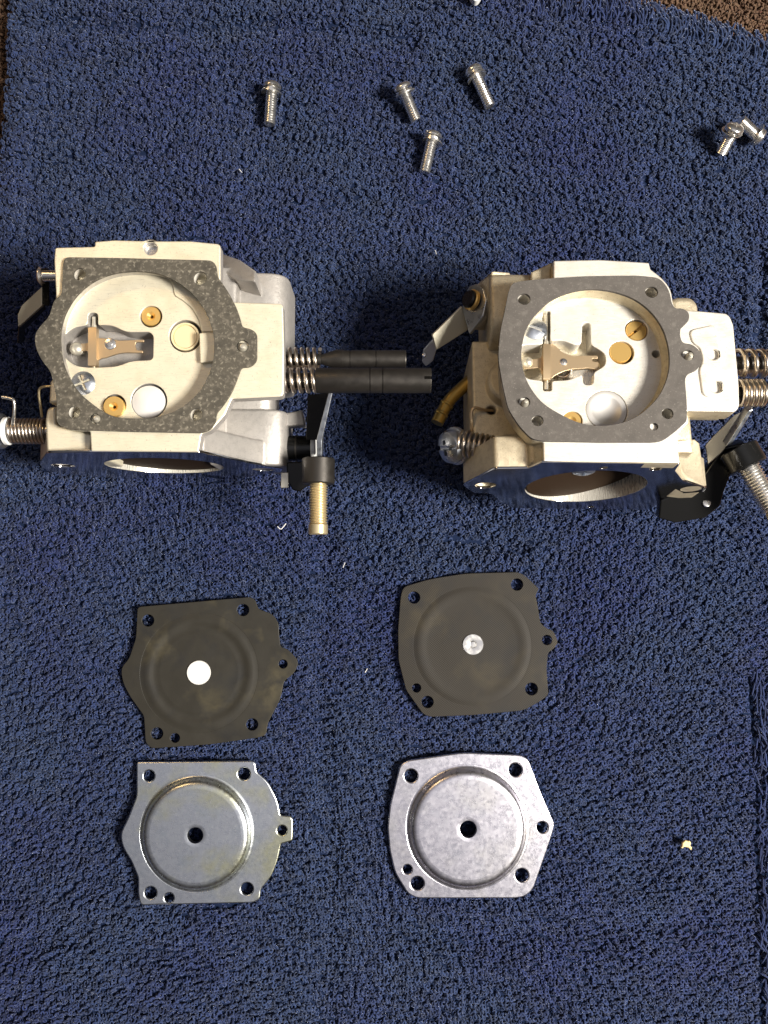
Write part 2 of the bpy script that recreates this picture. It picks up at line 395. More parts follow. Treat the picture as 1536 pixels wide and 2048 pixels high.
# the pile is ruffled on the upper half and combed into its weave rows on the lower half
ruff = np.clip(.35 + (Y + .5) / 9 + .35 * np.sin(X * .5 + Y * .3), .12, 1)
X = X + rng.normal(0, .017, X.shape) * ruff + .10 * np.sin(Y * .6) + .04 * np.sin(Y * 1.7 + X * .8); Y = Y + rng.normal(0, .017, Y.shape) * ruff + .10 * np.sin(X * .5 + 1) + .04 * np.sin(X * 1.9 + Y)
RUFF = ruff.ravel()
X = X.ravel(); Y = Y.ravel()
keep = inside(X, Y, EDGE)
lift0 = 21.0
# project to photo pixels to know the seam of the hem
def to_px(X, Y, Z):
    vx, vy, vz = X - CAM.x, Y - CAM.y, Z - CAM.z
    D = vy * c_dir.y + vz * c_dir.z; U = vy * c_up.y + vz * c_up.z
    return 768 + FPX * vx / D, 1024 - FPX * U / D
seam_x = G.p(1507, 1500, -.05).x; y_seam_top = G.p(1500, 1350, 0).y; y_end = G.p(1500, 2020, 0).y
hem = (X > seam_x) & (Y < y_seam_top)
gap = (np.abs(X - seam_x - .02 * np.sin(Y * 3)) < .035) & (Y < y_seam_top)
keep &= ~gap
X = X[keep]; Y = Y[keep]; hem = hem[keep]; RUFF = RUFF[keep]
D = edge_dist(X, Y, EDGE); n = len(X)
Z = towel_z(X, Y)
for (ppx, ppy, pr) in ((405, 1345, 1.97), (950, 1290, 1.95), (415, 1665, 1.9), (945, 1655, 1.95)):   # the pile is pressed down under each plate
    q = G.p(ppx, ppy, 0); dd_ = np.hypot(X - q.x, Y - q.y)
    Z = np.where(dd_ < pr, np.minimum(Z, -.035 - .03 * np.clip((pr - dd_) / .4, 0, 1)), Z)
Z = Z - .12 + droop(D) + rng.normal(0, .010, n)
lean = rng.uniform(R_(35), R_(82), n) * rng.choice([-1, 1], n)
flow = 1.2 * np.sin(X * .35 + Y * .2) + .8 * np.sin(Y * .33 - X * .15 + 2)
yaw = flow * .45 + rng.normal(0, 1, n) * (.22 + .6 * RUFF)
scl = rng.uniform(.8, 1.2, n)
idx = rng.integers(0, 6, n)
near = (D < .75) & (rng.random(n) < .8) & (Y > 8) & (X > 3.5)
left = (D < .9) & (X < -7)
yaw[left] = rng.normal(0, .3, left.sum()); scl[left] *= 1.12
idx[near] = 6; yaw[near] = rng.normal(0, .35, near.sum()) + math.pi / 2; lean[near] = R_(60) * rng.uniform(.3, 1.2, near.sum())
hem &= rng.random(n) < .55
idx[hem] = 6; yaw[hem] = math.pi / 2 + rng.normal(0, .45, hem.sum()); Z[hem] += .03; lean[hem] = rng.normal(0, .3, hem.sum())
pm = bpy.data.meshes.new('terry_loops'); pm.from_pydata(np.stack([X, Y, Z], 1).tolist(), [], [])
def attr(me, nm, typ, data, key):
    a = me.attributes.new(nm, typ, 'POINT'); a.data.foreach_set(key, np.ascontiguousarray(data).ravel())
attr(pm, 'turn', 'FLOAT_VECTOR', np.stack([lean, rng.normal(0, .15, n), yaw], 1).astype(np.float32), 'vector')
attr(pm, 'size', 'FLOAT', scl.astype(np.float32), 'value')
attr(pm, 'kind_index', 'INT', idx.astype(np.int32), 'value')
loops = obj('terry_loops', pm, None, towel); tag(loops, kind='stuff')
def loop_nodes(material, wires):
    ng = bpy.data.node_groups.new('pile', 'GeometryNodeTree')
    ng.interface.new_socket('Geometry', in_out='INPUT', socket_type='NodeSocketGeometry')
    ng.interface.new_socket('Geometry', in_out='OUTPUT', socket_type='NodeSocketGeometry')
    N = ng.nodes; Lk = ng.links
    gi = N.new('NodeGroupInput'); go = N.new('NodeGroupOutput'); gti = N.new('GeometryNodeGeometryToInstance')
    for (kind, r, wr, sweep, sx, sz) in reversed(wires):
        if kind == 'arc':
            c = N.new('GeometryNodeCurveArc'); c.mode = 'RADIUS'; c.inputs['Resolution'].default_value = 9
            c.inputs['Radius'].default_value = r; c.inputs['Start Angle'].default_value = R_(-90 + (360 - sweep) / 2)
            c.inputs['Sweep Angle'].default_value = R_(sweep)
        else:
            c = N.new('GeometryNodeCurveSpiral'); c.inputs['Resolution'].default_value = 9; c.inputs['Rotations'].default_value = sweep
            c.inputs['Start Radius'].default_value = r; c.inputs['End Radius'].default_value = r * .55; c.inputs['Height'].default_value = r * .9
        pr = N.new('GeometryNodeCurvePrimitiveCircle'); pr.inputs['Resolution'].default_value = 4; pr.inputs['Radius'].default_value = wr
        cm = N.new('GeometryNodeCurveToMesh'); cm.inputs['Fill Caps'].default_value = True
        Lk.new(c.outputs[0], cm.inputs['Curve']); Lk.new(pr.outputs[0], cm.inputs['Profile Curve'])
        tr = N.new('GeometryNodeTransform'); tr.inputs['Rotation'].default_value = (R_(90), 0, 0)
        tr.inputs['Scale'].default_value = (sx, 1, sz); tr.inputs['Translation'].default_value = (0, 0, r * sz * .9)
        Lk.new(cm.outputs[0], tr.inputs['Geometry'])
        sm = N.new('GeometryNodeSetShadeSmooth'); Lk.new(tr.outputs[0], sm.inputs['Geometry'])
        mt = N.new('GeometryNodeSetMaterial'); mt.inputs['Material'].default_value = material
        Lk.new(sm.outputs[0], mt.inputs['Geometry']); Lk.new(mt.outputs[0], gti.inputs[0])
    def named(nm, typ):
        a = N.new('GeometryNodeInputNamedAttribute'); a.data_type = typ; a.inputs['Name'].default_value = nm
        return [s for s in a.outputs if s.enabled and s.name == 'Attribute'][0]
    ip = N.new('GeometryNodeInstanceOnPoints'); ip.inputs['Pick Instance'].default_value = True
    Lk.new(gi.outputs[0], ip.inputs['Points']); Lk.new(gti.outputs[0], ip.inputs['Instance'])
    Lk.new(named('kind_index', 'INT'), ip.inputs['Instance Index'])
    Lk.new(named('turn', 'FLOAT_VECTOR'), ip.inputs['Rotation']); Lk.new(named('size', 'FLOAT'), ip.inputs['Scale'])
    Lk.new(ip.outputs[0], go.inputs[0]); return ng
WR = .0205
wires = [('arc', .046, WR, 325, 1, 1.15), ('arc', .050, WR, 300, .85, 1.15), ('arc', .042, WR * 1.15, 335, 1.1, 1.1),
         ('spiral', .050, WR, 1.15, 1, 1.15), ('spiral', .046, WR * .95, 1.6, 1.05, 1.15), ('arc', .050, WR * 1.1, 270, .85, 1.15),
         ('arc', .055, WR, 200, 2.3, 1.0)]
md = loops.modifiers.new('pile', 'NODES'); md.node_group = loop_nodes(M['yarn'], wires)
# carpet under and beyond the towel
cp = bpy.data.meshes.new('carpet'); cp.from_pydata([(-60, -60, -.75), (60, -60, -.75), (60, 60, -.75), (-60, 60, -.75)], [], [(0, 1, 2, 3)])
tag(obj('carpet', cp, M['carpet']), kind='structure')
# short tufts of the carpet where it shows
cx = []; 
for (a, b, c_, d_) in ((-30, 60, -60, 480), (1180, 1640, -80, 140)):
    q0 = G.p(a, d_, -.75); q1 = G.p(b, c_, -.75); k = int((q1.x - q0.x) * (q1.y - q0.y) * 260)
    cx.append(np.stack([rng.uniform(q0.x, q1.x, k), rng.uniform(q0.y, q1.y, k), np.full(k, -.75)], 1))
cx = np.concatenate(cx); k = len(cx)
tm = bpy.data.meshes.new('carpet_tufts'); tm.from_pydata(cx.tolist(), [], [])
attr(tm, 'turn', 'FLOAT_VECTOR', np.stack([rng.normal(0, .6, k), rng.normal(0, .5, k), rng.uniform(0, 6.3, k)], 1).astype(np.float32), 'vector')
attr(tm, 'size', 'FLOAT', rng.uniform(.7, 1.5, k).astype(np.float32), 'value'); attr(tm, 'kind_index', 'INT', np.zeros(k, np.int32), 'value')
tf = obj('carpet_tufts', tm); tag(tf, 'short brown and rust carpet tufts beyond the towel corners', 'carpet pile', kind='stuff')
md = tf.modifiers.new('pile', 'NODES'); md.node_group = loop_nodes(M['carpet'], [('arc', .045, .02, 240, .6, 1.4)])

# ------------------------------------------------------------------ plates and diaphragms
def outl(F, z, pts, r=8):
    out = []
    for q in pts:
        v = F.p(q[0], q[1], z); rr = (q[2] if len(q) > 2 else r) / 85.0
        out.append((v.x, v.y, rr))
    return fillet(out, .1)
def hole(F, z, px, py, r): v = F.p(px, py, z); return circ(v, F.rad(px, py, z, r), 28)
def place(px, py): v = G.p(px, py, 0); return Frame((v.x, v.y, 0))
def sheet_part(F, pts, holes, z0, z1, cpx, rpx, prof, bev, r=8):
    """flat sheet with a big round opening that a turned centre fills"""
    c = F.p(cpx[0], cpx[1], z1); R = F.rad(cpx[0], cpx[1], z1, rpx)
    a = extrude([outl(F, z1, pts, r)] + [hole(F, z1, *h) for h in holes] + [circ(c, R, 72)], z0, z1, bev)
    b = flats(lathe([(q[0] * R, q[1]) for q in prof], 72, Matrix.Translation((c.x, c.y, 0)), 60, cap=False), 2, .9999)
    return a, b, c, R
# left diaphragm
F = place(405, 1345)
T = thing('diaphragm', 'smooth black rubber diaphragm with solid white centre disc, left of the pair', 'diaphragm', F, 'rubber diaphragms laid on the towel')
a, b, c, R = sheet_part(F, [(275, 1214), (500, 1194, 6), (511, 1200, 6), (516, 1218), (545, 1228, 16), (557, 1245, 12), (558, 1270), (561, 1294, 5), (575, 1298, 14), (598, 1322, 22), (590, 1345, 14), (568, 1362, 8),
      (560, 1400), (535, 1447), (532, 1470, 8), (518, 1475, 8), (420, 1489), (303, 1497, 8), (291, 1486, 8), (288, 1432), (262, 1396), (245, 1365, 20), (242, 1335, 20), (258, 1318, 10), (272, 1275)],
      [(296, 1241, 12), (486, 1220, 12), (566, 1328, 9), (504, 1449, 12), (314, 1467, 12), (350, 1476, 9.5)], .03, .075, (398, 1345), 118,
      [(1.01, .072), (.97, .075), (.93, .086), (.88, .094), (.83, .086), (.79, .068), (.74, .062), (.70, .066), (.66, .072), (.3, .078), (0.001, .08)], .012)
obj('sheet', join([(a, M['rub_l']), (b, M['rub_l'])]), None, T)
obj('centre_disc', lathe([(0.0, .085), (.29, .085), (.30, .10), (.29, .118), (0.0, .118)], 40, Matrix.Translation((c.x, c.y, 0)), cap=False), M['rivet'], T)
# right diaphragm
F = place(950, 1290)
T = thing('diaphragm', 'black woven fabric diaphragm with grey riveted centre, right of the pair', 'diaphragm', F, 'rubber diaphragms laid on the towel')
a, b, c, R = sheet_part(F, [(801, 1195, 14), (806, 1174, 16), (860, 1158, 20), (930, 1147, 20), (1040, 1144, 16), (1058, 1158, 6), (1070, 1170, 4), (1078, 1178, 4), (1071, 1190, 5), (1077, 1220), (1081, 1247, 8), (1094, 1257, 6), (1107, 1262, 12),
      (1117, 1285, 12), (1106, 1299, 6), (1096, 1305, 6), (1093, 1340), (1097, 1390, 6), (1080, 1403, 10), (1048, 1421, 14), (950, 1430), (860, 1434, 8), (846, 1428, 10), (812, 1380), (797, 1320), (796, 1260)],
      [(828, 1195, 12), (1034, 1169, 12), (1094, 1280, 10), (1063, 1378, 12.5), (855, 1404, 12), (833, 1376, 9)], .03, .075, (945, 1292), 118,
      [(1.01, .072), (.98, .076), (.95, .088), (.90, .096), (.84, .088), (.80, .079), (.74, .07), (.5, .078), (0.001, .08)], .012)
obj('sheet', join([(a, M['rub_r']), (b, M['rub_r'])]), None, T)
v = F.p(946, 1289, .1)
obj('centre_disc', lathe([(0.0, .12), (.07, .118), (.085, .105), (.10, .11), (.25, .106), (.265, .09), (.25, .08), (0.0, .08)], 40, Matrix.Translation((v.x, v.y, 0)), cap=False), M['steel'], T)
# cover plates
def cover(F, label, pts, holes, cpx, rpx, m, ch):
    T = thing('cover_plate', label, 'plate', F, 'zinc plated pump covers laid on the towel')
    z0, z1 = .03, .125
    a, b, c, R = sheet_part(F, pts, holes, z0, z1, cpx, rpx,
        [(1.02, z1 - .004), (.995, z1), (.975, z1 + .012), (.955, z1 + .04), (.935, z1 + .11), (.915, z1 + .155), (.88, z1 + .185), (.84, z1 + .197), (.80, z1 + .200), (.5, z1 + .200), (.20, z1 + .200), (.155, z1 + .198),
         (.14, z1 + .193), (.137, z1 + .17), (.137, z1 + .04), (.5, z1 + .05), (.84, z1 + .05), (.88, z1 + .03), (.9, z1 - .06), (1.02, z1 - .07)], .032)
    obj('plate', join([(a, m), (b, m)]), None, T)
cover(place(415, 1665), 'zinc cover plate with round raised centre and square tab, beside the yellow tinted stain', 
      [(273, 1524, 6), (510, 1522, 8), (513, 1544, 6), (535, 1562, 20), (555, 1600, 20), (561, 1631, 4), (582, 1633, 5), (586, 1640, 3), (585, 1682, 5), (562, 1688, 4), (556, 1720, 20), (542, 1755, 16), (522, 1778, 6), (519, 1800, 6), (505, 1806, 6),
       (281, 1811, 7), (276, 1790), (276, 1755), (262, 1722), (245, 1695, 16), (240, 1668, 20), (256, 1636, 12), (273, 1592)],
      [(298, 1552, 11), (488, 1548, 12), (564, 1661, 9.5), (494, 1778, 12), (301, 1786, 12), (338, 1796, 9.5)], (394, 1666), 113, M['zinc'], 0)
cover(place(945, 1655), 'lilac grey zinc cover plate with round raised centre and pointed right end', 
      [(800, 1530, 14), (815, 1521, 10), (925, 1505, 20), (1042, 1510, 12), (1056, 1518, 8), (1062, 1532), (1082, 1585), (1110, 1650, 12), (1094, 1700), (1066, 1780, 10), (1050, 1794, 12), (1030, 1797),
       (833, 1797, 10), (815, 1787, 8), (789, 1745, 14), (779, 1700), (775, 1655), (780, 1610)],
      [(822, 1552, 13), (1031, 1540, 13), (1085, 1655, 11), (1044, 1751, 13), (835, 1767, 13), (815, 1739, 9)], (935, 1654), 121, M['zinc2'], 0)

# ------------------------------------------------------------------ loose cover screws
def cross_cut(mtx, w=.05, L=.13, d=.08):
    return [box(-L, L, -w / 2, w / 2, -d, .2, .004, mtx), box(-w / 2, w / 2, -L, L, -d, .2, .004, mtx)]
def screw_parts(T, L=1.1):
    hd = lathe([(0, 0), (.08, -.004), (.15, -.02), (.20, -.055), (.225, -.10), (.225, -.135), (.21, -.15), (0, -.15)], 36, None, cap=False)
    hd = cut(hd, cross_cut(Matrix.Identity(4)))
    obj('head', hd, M['steel'], T)
    m = Matrix.Translation((0.012, 0, -.2)) @ Matrix.Rotation(R_(7), 4, 'Y')
    n = 32; vs = []; fs = []
    for i in range(n):                        # split lock washer: an open ring with a step
        a = R_(12) + (R_(348) - R_(12)) * i / (n - 1); zz = .022 * (i / (n - 1) - .5)
        for r, z in ((.135, -.022), (.215, -.022), (.215, .022), (.135, .022)): vs.append((r * math.cos(a), r * math.sin(a), z + zz))
    for i in range(n - 1):
        for j in range(4): fs.append((i * 4 + j, i * 4 + (j + 1) % 4, i * 4 + 4 + (j + 1) % 4, i * 4 + 4 + j))
    fs += [(3, 2, 1, 0), tuple((n - 1) * 4 + j for j in range(4))]
    me = bpy.data.meshes.new('w'); me.from_pydata(vs, [], fs); me.transform(m); obj('lock_washer', smooth(me, 30), M['steel'], T)
    obj('flat_washer', cut(lathe([(.255, 0), (.255, .03)], 36, Matrix.Translation((.02, .01, -.285)) @ Matrix.Rotation(R_(-5), 4, 'X')), [rod((0, 0, -.6), (0, 0, .3), .15)]), M['steel'], T)
    obj('shank', threaded((0, 0, -.12), (0, 0, -L), .142, .055, .012), M['steel'], T)
GR = 'small bright screws scattered on the towel'
spec = [((545, 164), (539, 249), 'bright screw lying upright alone at the upper left, washers slid down', .2),
        ((801, 166), (832, 241), 'bright screw slanting down right, left neighbour of the lowest middle screw', .2),
        ((868, 262), (849, 345), 'bright screw lowest of the middle three, tip pointing down left', .2),
        ((943, 133), (981, 215), 'bright screw topmost on the towel, nearest the top edge', .2),
        ((1473, 249), (1443, 305), 'bright screw of the crossed pair at the right edge, tip pointing down left', .2),
        ((1521, 279), (1481, 241), 'bright screw of the crossed pair at the right edge, head at the frame edge', .2)]
first = None
for i, (hp, tp, lab, z0) in enumerate(spec):
    L = 1.12
    h0 = G.p(hp[0], hp[1], .2); t0 = G.p(tp[0], tp[1], .12); pd = (h0 - t0).length
    rise = math.sqrt(max(0, L * L - pd * pd)) * (.8 if i < 4 else 1)
    zt = .10; h = G.p(hp[0], hp[1], zt + min(rise, .55) + .1); t = G.p(tp[0], tp[1], zt)
    if i == 5: t = G.p(tp[0], tp[1], .5); h = G.p(hp[0], hp[1], .25)
    q = (h - t).to_track_quat('Z', 'Y'); F = Frame(h)
    if first is None:
        T = thing('machine_screw', lab, 'screw', F, GR); first = T; screw_parts(T, 1.0)
    else:
        T = first.copy(); COL.objects.link(T); tag(T, lab)
        for ch in list(first.children): c2 = ch.copy(); COL.objects.link(c2); c2.parent = T
    T.location = h; T.rotation_mode = 'QUATERNION'; T.rotation_quaternion = q @ Euler((0, 0, R_(40 + 57 * i))).to_quaternion()
    s = (h - t).length / 1.0; T.scale = (1.06, 1.06, min(1.15, s))

# ------------------------------------------------------------------ carburettor helpers
def pt2(F, px, py, z): v = F.p(px, py, z); return (v.x, v.y)
def disk_on(F, px, py, r, z0, z1, prof=None, n=40):
    """upright turned piece whose top face is seen at the pixel"""
    v = F.p(px, py, z1); R = F.rad(px, py, z1, r)
    pr = prof or [(0, 1.0), (.9, 1.0), (1, .9), (1, 0)]
    return lathe([(a * R, z0 + (z1 - z0) * b) for a, b in pr], n, Matrix.Translation((v.x, v.y, 0)), 30, cap=False)
def front_poly(F, Y, pts, r=8):
    out = []
    for q in pts:
        v = F.on(q[0], q[1], 1, Y); out.append((v.x, v.z, (q[2] if len(q) > 2 else r) / 85.0))
    return fillet(out, .1)

# ================================================================== LEFT CARBURETTOR
FL = Frame(G.p(330, 800, 0), (R_(0.0), 0, 0))
CL = thing('carburetor', 'champagne coloured carburettor with speckled gasket and round black-rod screws pointing right', 'carburettor', FL, 'two opened carburettors on the towel')
zT, zF, zP = 4.6, 4.31, 3.85
gas_out = [(127, 514, 12), (250, 516), (431, 521, 14), (435, 553, 6), (458, 585, 20), (476, 622, 20), (485, 655, 8), (500, 657, 10), (514, 666, 10), (514, 722, 8), (501, 734, 8), (482, 735, 6), (478, 748), (465, 782, 20), (450, 806, 12),
           (432, 828), (432, 843, 6), (420, 860, 6), (402, 866, 6), (250, 863), (135, 859, 10), (113, 848, 14), (113, 795), (101, 742, 10), (84, 722, 12), (71, 696, 20), (69, 668, 16), (84, 648, 14), (98, 634, 10), (108, 600, 10), (123, 590, 8)]
cham = [(121, 695), (120, 665), (128, 630), (150, 592), (185, 562), (225, 546), (275, 541), (320, 547), (360, 566), (395, 597), (418, 635), (429, 675), (428, 715), (417, 755), (395, 790), (365, 815), (335, 829), (300, 837), (233, 836), (200, 820), (162, 790), (142, 764), (125, 725)]
bolts = [(159, 548, 13), (400, 556, 14), (392, 829, 13), (148, 824, 13)]
items = []
z1 = zT
hb = [hole(FL, z1, *b) for b in bolts]
chamber_body = [(118, 700), (119, 665), (126, 628), (148, 589), (184, 559), (225, 543), (275, 538), (322, 544), (363, 563), (399, 594), (423, 633), (435, 675), (434, 718), (422, 760), (400, 795), (368, 822), (335, 838), (275, 845), (205, 838), (160, 800), (135, 765)]
mlo = [(190, 483, 2), (230, 480, 3), (300, 482, 4), (380, 482), (441, 488, 7), (441, 560), (436, 603, 3), (566, 607, 8), (568, 700), (567, 793, 8), (464, 798, 3), (450, 830), (421, 862, 6), (403, 868, 4), (400, 886), (397, 904, 3), (182, 902, 3), (180, 862, 4), (128, 856), (118, 800), (100, 740), (84, 705, 10), (84, 670, 12), (105, 630), (112, 594, 8), (108, 520), (110, 495, 4), (189, 493, 2)]
items.append((extrude([outl(FL, z1, mlo, 5), outl(FL, z1, chamber_body, 30), hole(FL, z1, 301, 497, 13)] + hb, zF - .02, zT, .025), M['mach_l'], M['cast_l']))
# chamber floor with the lever pocket, pin slot and jet seats
pocket = [(196, 625, 8), (196, 650, 3), (225, 650, 12), (250, 664, 14), (300, 664, 8), (307, 672, 6), (306, 720, 8), (262, 722, 10), (235, 733, 14), (196, 735, 3), (192, 735, 3), (176, 735, 3), (150, 732, 26), (125, 712, 24), (124, 676, 26), (145, 655, 24), (176, 650, 8), (176, 625, 9)]
seats = [(302, 633, 22), (371, 672, 33), (298, 802, 36), (229, 811, 23), ]
flo = [(x, y) for x, y, *r in mlo]
flo_in = [(112, 497), (190, 495), (300, 486), (436, 492), (438, 606), (560, 612), (560, 786), (440, 795), (420, 850), (390, 895), (186, 895), (120, 852), (112, 800), (104, 740), (92, 705), (92, 670), (108, 635), (112, 594)]
fl_me = extrude([outl(FL, zF, flo_in, 4), outl(FL, zF, pocket, 5)] + [hole(FL, zF, *s) for s in seats], zP - .02, zF, .012)
items.append((fl_me, M['mach_l'], M['cast_l']))
items.append((extrude([outl(FL, zP, [(114, 500), (190, 498), (300, 490), (432, 497), (432, 610), (552, 616), (552, 780), (440, 790), (418, 845), (388, 890), (190, 890), (120, 850), (112, 800), (106, 740), (96, 705), (96, 672), (110, 635), (114, 594)], 4)], 3.2, zP, .03), M['cast_l']))
step = [(399, 667, 2), (436, 665), (436, 723), (401, 726, 2)]
items.append((extrude([outl(FL, zF + .1, step, 2)], zF - .05, zF + .13, .015), M['mach_l']))
arc_o = [(334, 548), (372, 565), (404, 596), (427, 634), (433, 664), (404, 664, 2), (398, 640), (385, 618), (368, 603), (350, 592, 4), (346, 570)]
items.append((extrude([outl(FL, zF, arc_o, 6)], zF - .05, zF + .035, .012), M['mach_l']))
# left front shoulder, a little lower
zs = 4.35
items.append((extrude([outl(FL, zs, [(93, 906, 3), (180, 906, 4), (184, 880, 3), (184, 866, 4), (150, 862), (112, 850, 5), (112, 812, 4), (94, 815, 8), (90, 840, 4)], 4)], 2.2, zs, .05), M['mach_l']))
items.append((extrude([outl(FL, zs, [(98, 806, 3), (118, 806, 3), (118, 752, 3), (100, 762, 4)], 4)], 3.4, zs, .04), M['mach_l']))
# front flange and barrel, along y
YF = FL.p(290, 904, zT).y
fr = [(80, 927, 10), (95, 906, 8), (180, 903, 4), (400, 905, 4), (500, 927, 12), (566, 938, 6), (562, 944, 6), (523, 949, 10), (455, 962, 10), (300, 962), (180, 953, 20), (105, 944, 14), (84, 936, 6)]
vx_ = FL.on(325, 930, 1, YF).x; v = FL.on(325, 947, 1, YF); v.x = vx_; rb = (FL.on(442, 930, 1, YF) - FL.on(208, 930, 1, YF)).length / 2
zc = v.z + rb; bore_c = (v.x, zc)
print('LEFT bore r', rb, 'bottom z', v.z, 'centre z', zc, 'flange bottom z', FL.on(300, 962, 1, YF).z, 'ear z', FL.on(80, 927, 1, YF).z, FL.on(566, 938, 1, YF).z, 'YF', YF)
rb = min(rb, (zT - .45 - v.z) / 2); zc = v.z + rb
bore_c = (v.x, zc)
def px_x(F, px, py, y): return F.on(px, py, 1, y).x
eh = [FL.on(128, 932, 1, YF), FL.on(528, 940, 1, YF)]
clampz = lambda lp, zz: [Vector((q[0], min(q[1], zz))) for q in lp]
fl_loops = [clampz(front_poly(FL, YF, fr), zT - .012), circ(bore_c, rb, 64), circ((eh[0].x, eh[0].z + .05), .26, 28), circ((eh[1].x, eh[1].z + .05), .26, 28)]
items.append((extrude(fl_loops, YF, YF + .05, .008, 'y'), M['mirror']))
fl2 = [clampz(fl_loops[0], 4.28), circ(bore_c, rb + .004, 64), circ((eh[0].x, eh[0].z + .05), .262, 28), circ((eh[1].x, eh[1].z + .05), .262, 28)]
items.append((extrude(fl2, YF + .045, YF + .58, .07, 'y'), M['cast_l']))
YB = FL.p(300, 482, zT).y
xa = px_x(FL, 116, 900, YF); xb = px_x(FL, 440, 900, YF)
zbt = FL.on(300, 960, 1, YF).z
barrel = [(xa, zbt + .3, .5), (xb, zbt + .3, .5), (xb, 3.3, .1), (xa, 3.3, .1)]
items.append((extrude([fillet(barrel, .1), circ(bore_c, min(rb + .006, (3.26 - v.z) / 1.0), 64)] if False else [fillet(barrel, .1)], YF + 1.6, YB - .04, .05, 'y'), M['cast_l']))
items.append((extrude([circ(bore_c, rb + .07, 64), circ(bore_c, rb + .005, 64)], YF + .6, YF + 1.62, .01, 'y'), M['cast_l']))
# right side bosses, rounded along their outer edge
def boss(F, px0, px1, py_front, py_back, z, zlow, rr, m):
    a = F.p(px0, (py_front + py_back) / 2, z).x; b = F.p(px1, (py_front + py_back) / 2, z - rr * .8).x
    y0 = F.p(px0, py_front, z).y; y1 = F.p(px0, py_back, z).y
    return extrude([fillet([(a, zlow, .05), (b, zlow, rr * .6), (b, z, rr), (a, z, .04)], .1)], y0, y1, .05, 'y')
items.append((boss(FL, 425, 579, 760, 545, 2.9, 1.0, .55, 0), M['cast_l']))
zb = 2.55
a_ = FL.p(420, 860, zb).x; b_ = FL.p(576, 870, zb - .4).x; y1_ = FL.p(500, 818, zb).y
items.append((extrude([fillet([(a_, .9, .05), (b_, .9, .3), (b_, zb, .5), (a_, zb, .04)], .1)], YF + .02, y1_, .06, 'y'), M['cast_l']))
b_ = FL.p(546, 820, zb - .2).x
items.append((extrude([fillet([(a_, 1.1, .05), (b_, 1.1, .2), (b_, zb - .05, .3), (a_, zb - .05, .04)], .1)], y1_ - .1, y1_ + 1.4, .06, 'y'), M['cast_l']))
# slanting ribs beside the machined block
items.append((slope_block(onplane(FL, [(443, 506), (480, 519), (511, 541), (510, 563), (478, 561), (443, 541)], (500, 555, 3.7), (-.38, .40, .83)), 1.3, .05), M['cast_l']))
body_L = obj('body', join(items), None, CL)
obj('gasket', extrude([outl(FL, zT + .07, gas_out, 8), outl(FL, zT + .07, cham, 26)] + [hole(FL, zT + .07, b[0], b[1], b[2] - .5) for b in bolts] + [hole(FL, zT + .07, 485, 692, 12), hole(FL, zT + .07, 190, 837, 10)], zT + .003, zT + .073, .008), M['gasket_l'], CL)
for b in bolts: obj('screw_hole', join([(disk_on(FL, b[0], b[1], b[2] - 2, zT - .75, zT - .7), M['dark']), (lathe([(FL.rad(b[0], b[1], zT, b[2]) - .002 - .012 * (i % 2), zT - .04 - i * .035) for i in range(20)], 28, Matrix.Translation((*pt2(FL, b[0], b[1], zT), 0)), 20, cap=False), M['mach_r'])]), None, CL)  # near-black disc closes each hole, its depth shade painted; threads are modelled
for (px, py, r) in ((484, 692, 10.5), (190, 836, 9)):
    obj('locating_pin', disk_on(FL, px, py, r, zT - .2, zT + .15, [(0, 1.0), (.4, .98), (.75, .88), (.95, .7), (1, .5), (1, 0)]), M['pin'], CL)
v = FL.p(301, 497, zT); obj('socket_plug', cut(lathe([(FL.rad(301, 500, zT, 21), zT + .001), (FL.rad(301, 500, zT, 21), zT - .01), (.14, zT - .13), (0.0, zT - .13)], 32, Matrix.Translation((v.x, v.y - .02, 0)), cap=False), []), M['steel'], CL)
# chamber furniture
J = [(0, .82), (.16, .82), (.2, .86), (.86, 1.0), (1, .94), (1, 0)]
def jet(F, T, px, py, r, z1, z0, slot=False, m='brass'):
    v = F.p(px, py, z1); R = F.rad(px, py, z1, r)
    me = lathe([(0, z1), (R * .93, z1), (R, z1 - .02), (R, z0), (0, z0)], 40, Matrix.Translation((v.x, v.y, 0)), cap=False)
    cs = [rod((v.x, v.y, z0 + .05), (v.x, v.y, z1 + .2), .035, .002, 16), lathe([(.001, z1 - .09), (.10, z1 + .01), (.11, z1 + .05), (.001, z1 + .05)], 24, Matrix.Translation((v.x, v.y, 0)), cap=False)]
    if slot: cs = [rod((v.x, v.y, z0 + .05), (v.x, v.y, z1 + .2), .035, .002, 16), box(-R * 1.2, R * 1.2, -.03, .03, z1 - .07, z1 + .2, .002, Matrix.Translation((v.x, v.y, 0)) @ Matrix.Rotation(R_(38), 4, 'Z'))]
    return obj('brass_jet', cut(me, cs), M[m], T)
jet(FL, CL, 302, 632, 20, zF - .05, zP)
jet(FL, CL, 227, 813, 21, zF + .10, zP)
v = FL.p(371, 674, zF - .1); R = FL.rad(371, 674, zF, 27)
obj('brass_plug', lathe([(0, zF - .09), (R * .84, zF - .09), (R * .86, zF - .11), (R * .90, zF - .11), (R * .92, zF - .06), (R * 1.05, zF - .06), (R * 1.08, zF - .12), (R * 1.08, zP)], 48, Matrix.Translation((v.x, v.y, 0)), 25, cap=False), M['goldplug'], CL)
v = FL.p(296, 803, zF); R = FL.rad(296, 803, zF, 34)
obj('welch_plug', lathe([(0, zF + .03), (R * .3, zF + .025), (R * .7, zF + .0), (R * .95, zF - .03), (R, zF - .06), (R, zP)], 48, Matrix.Translation((v.x, v.y, 0)), 30, cap=False), M['rivet'], CL)
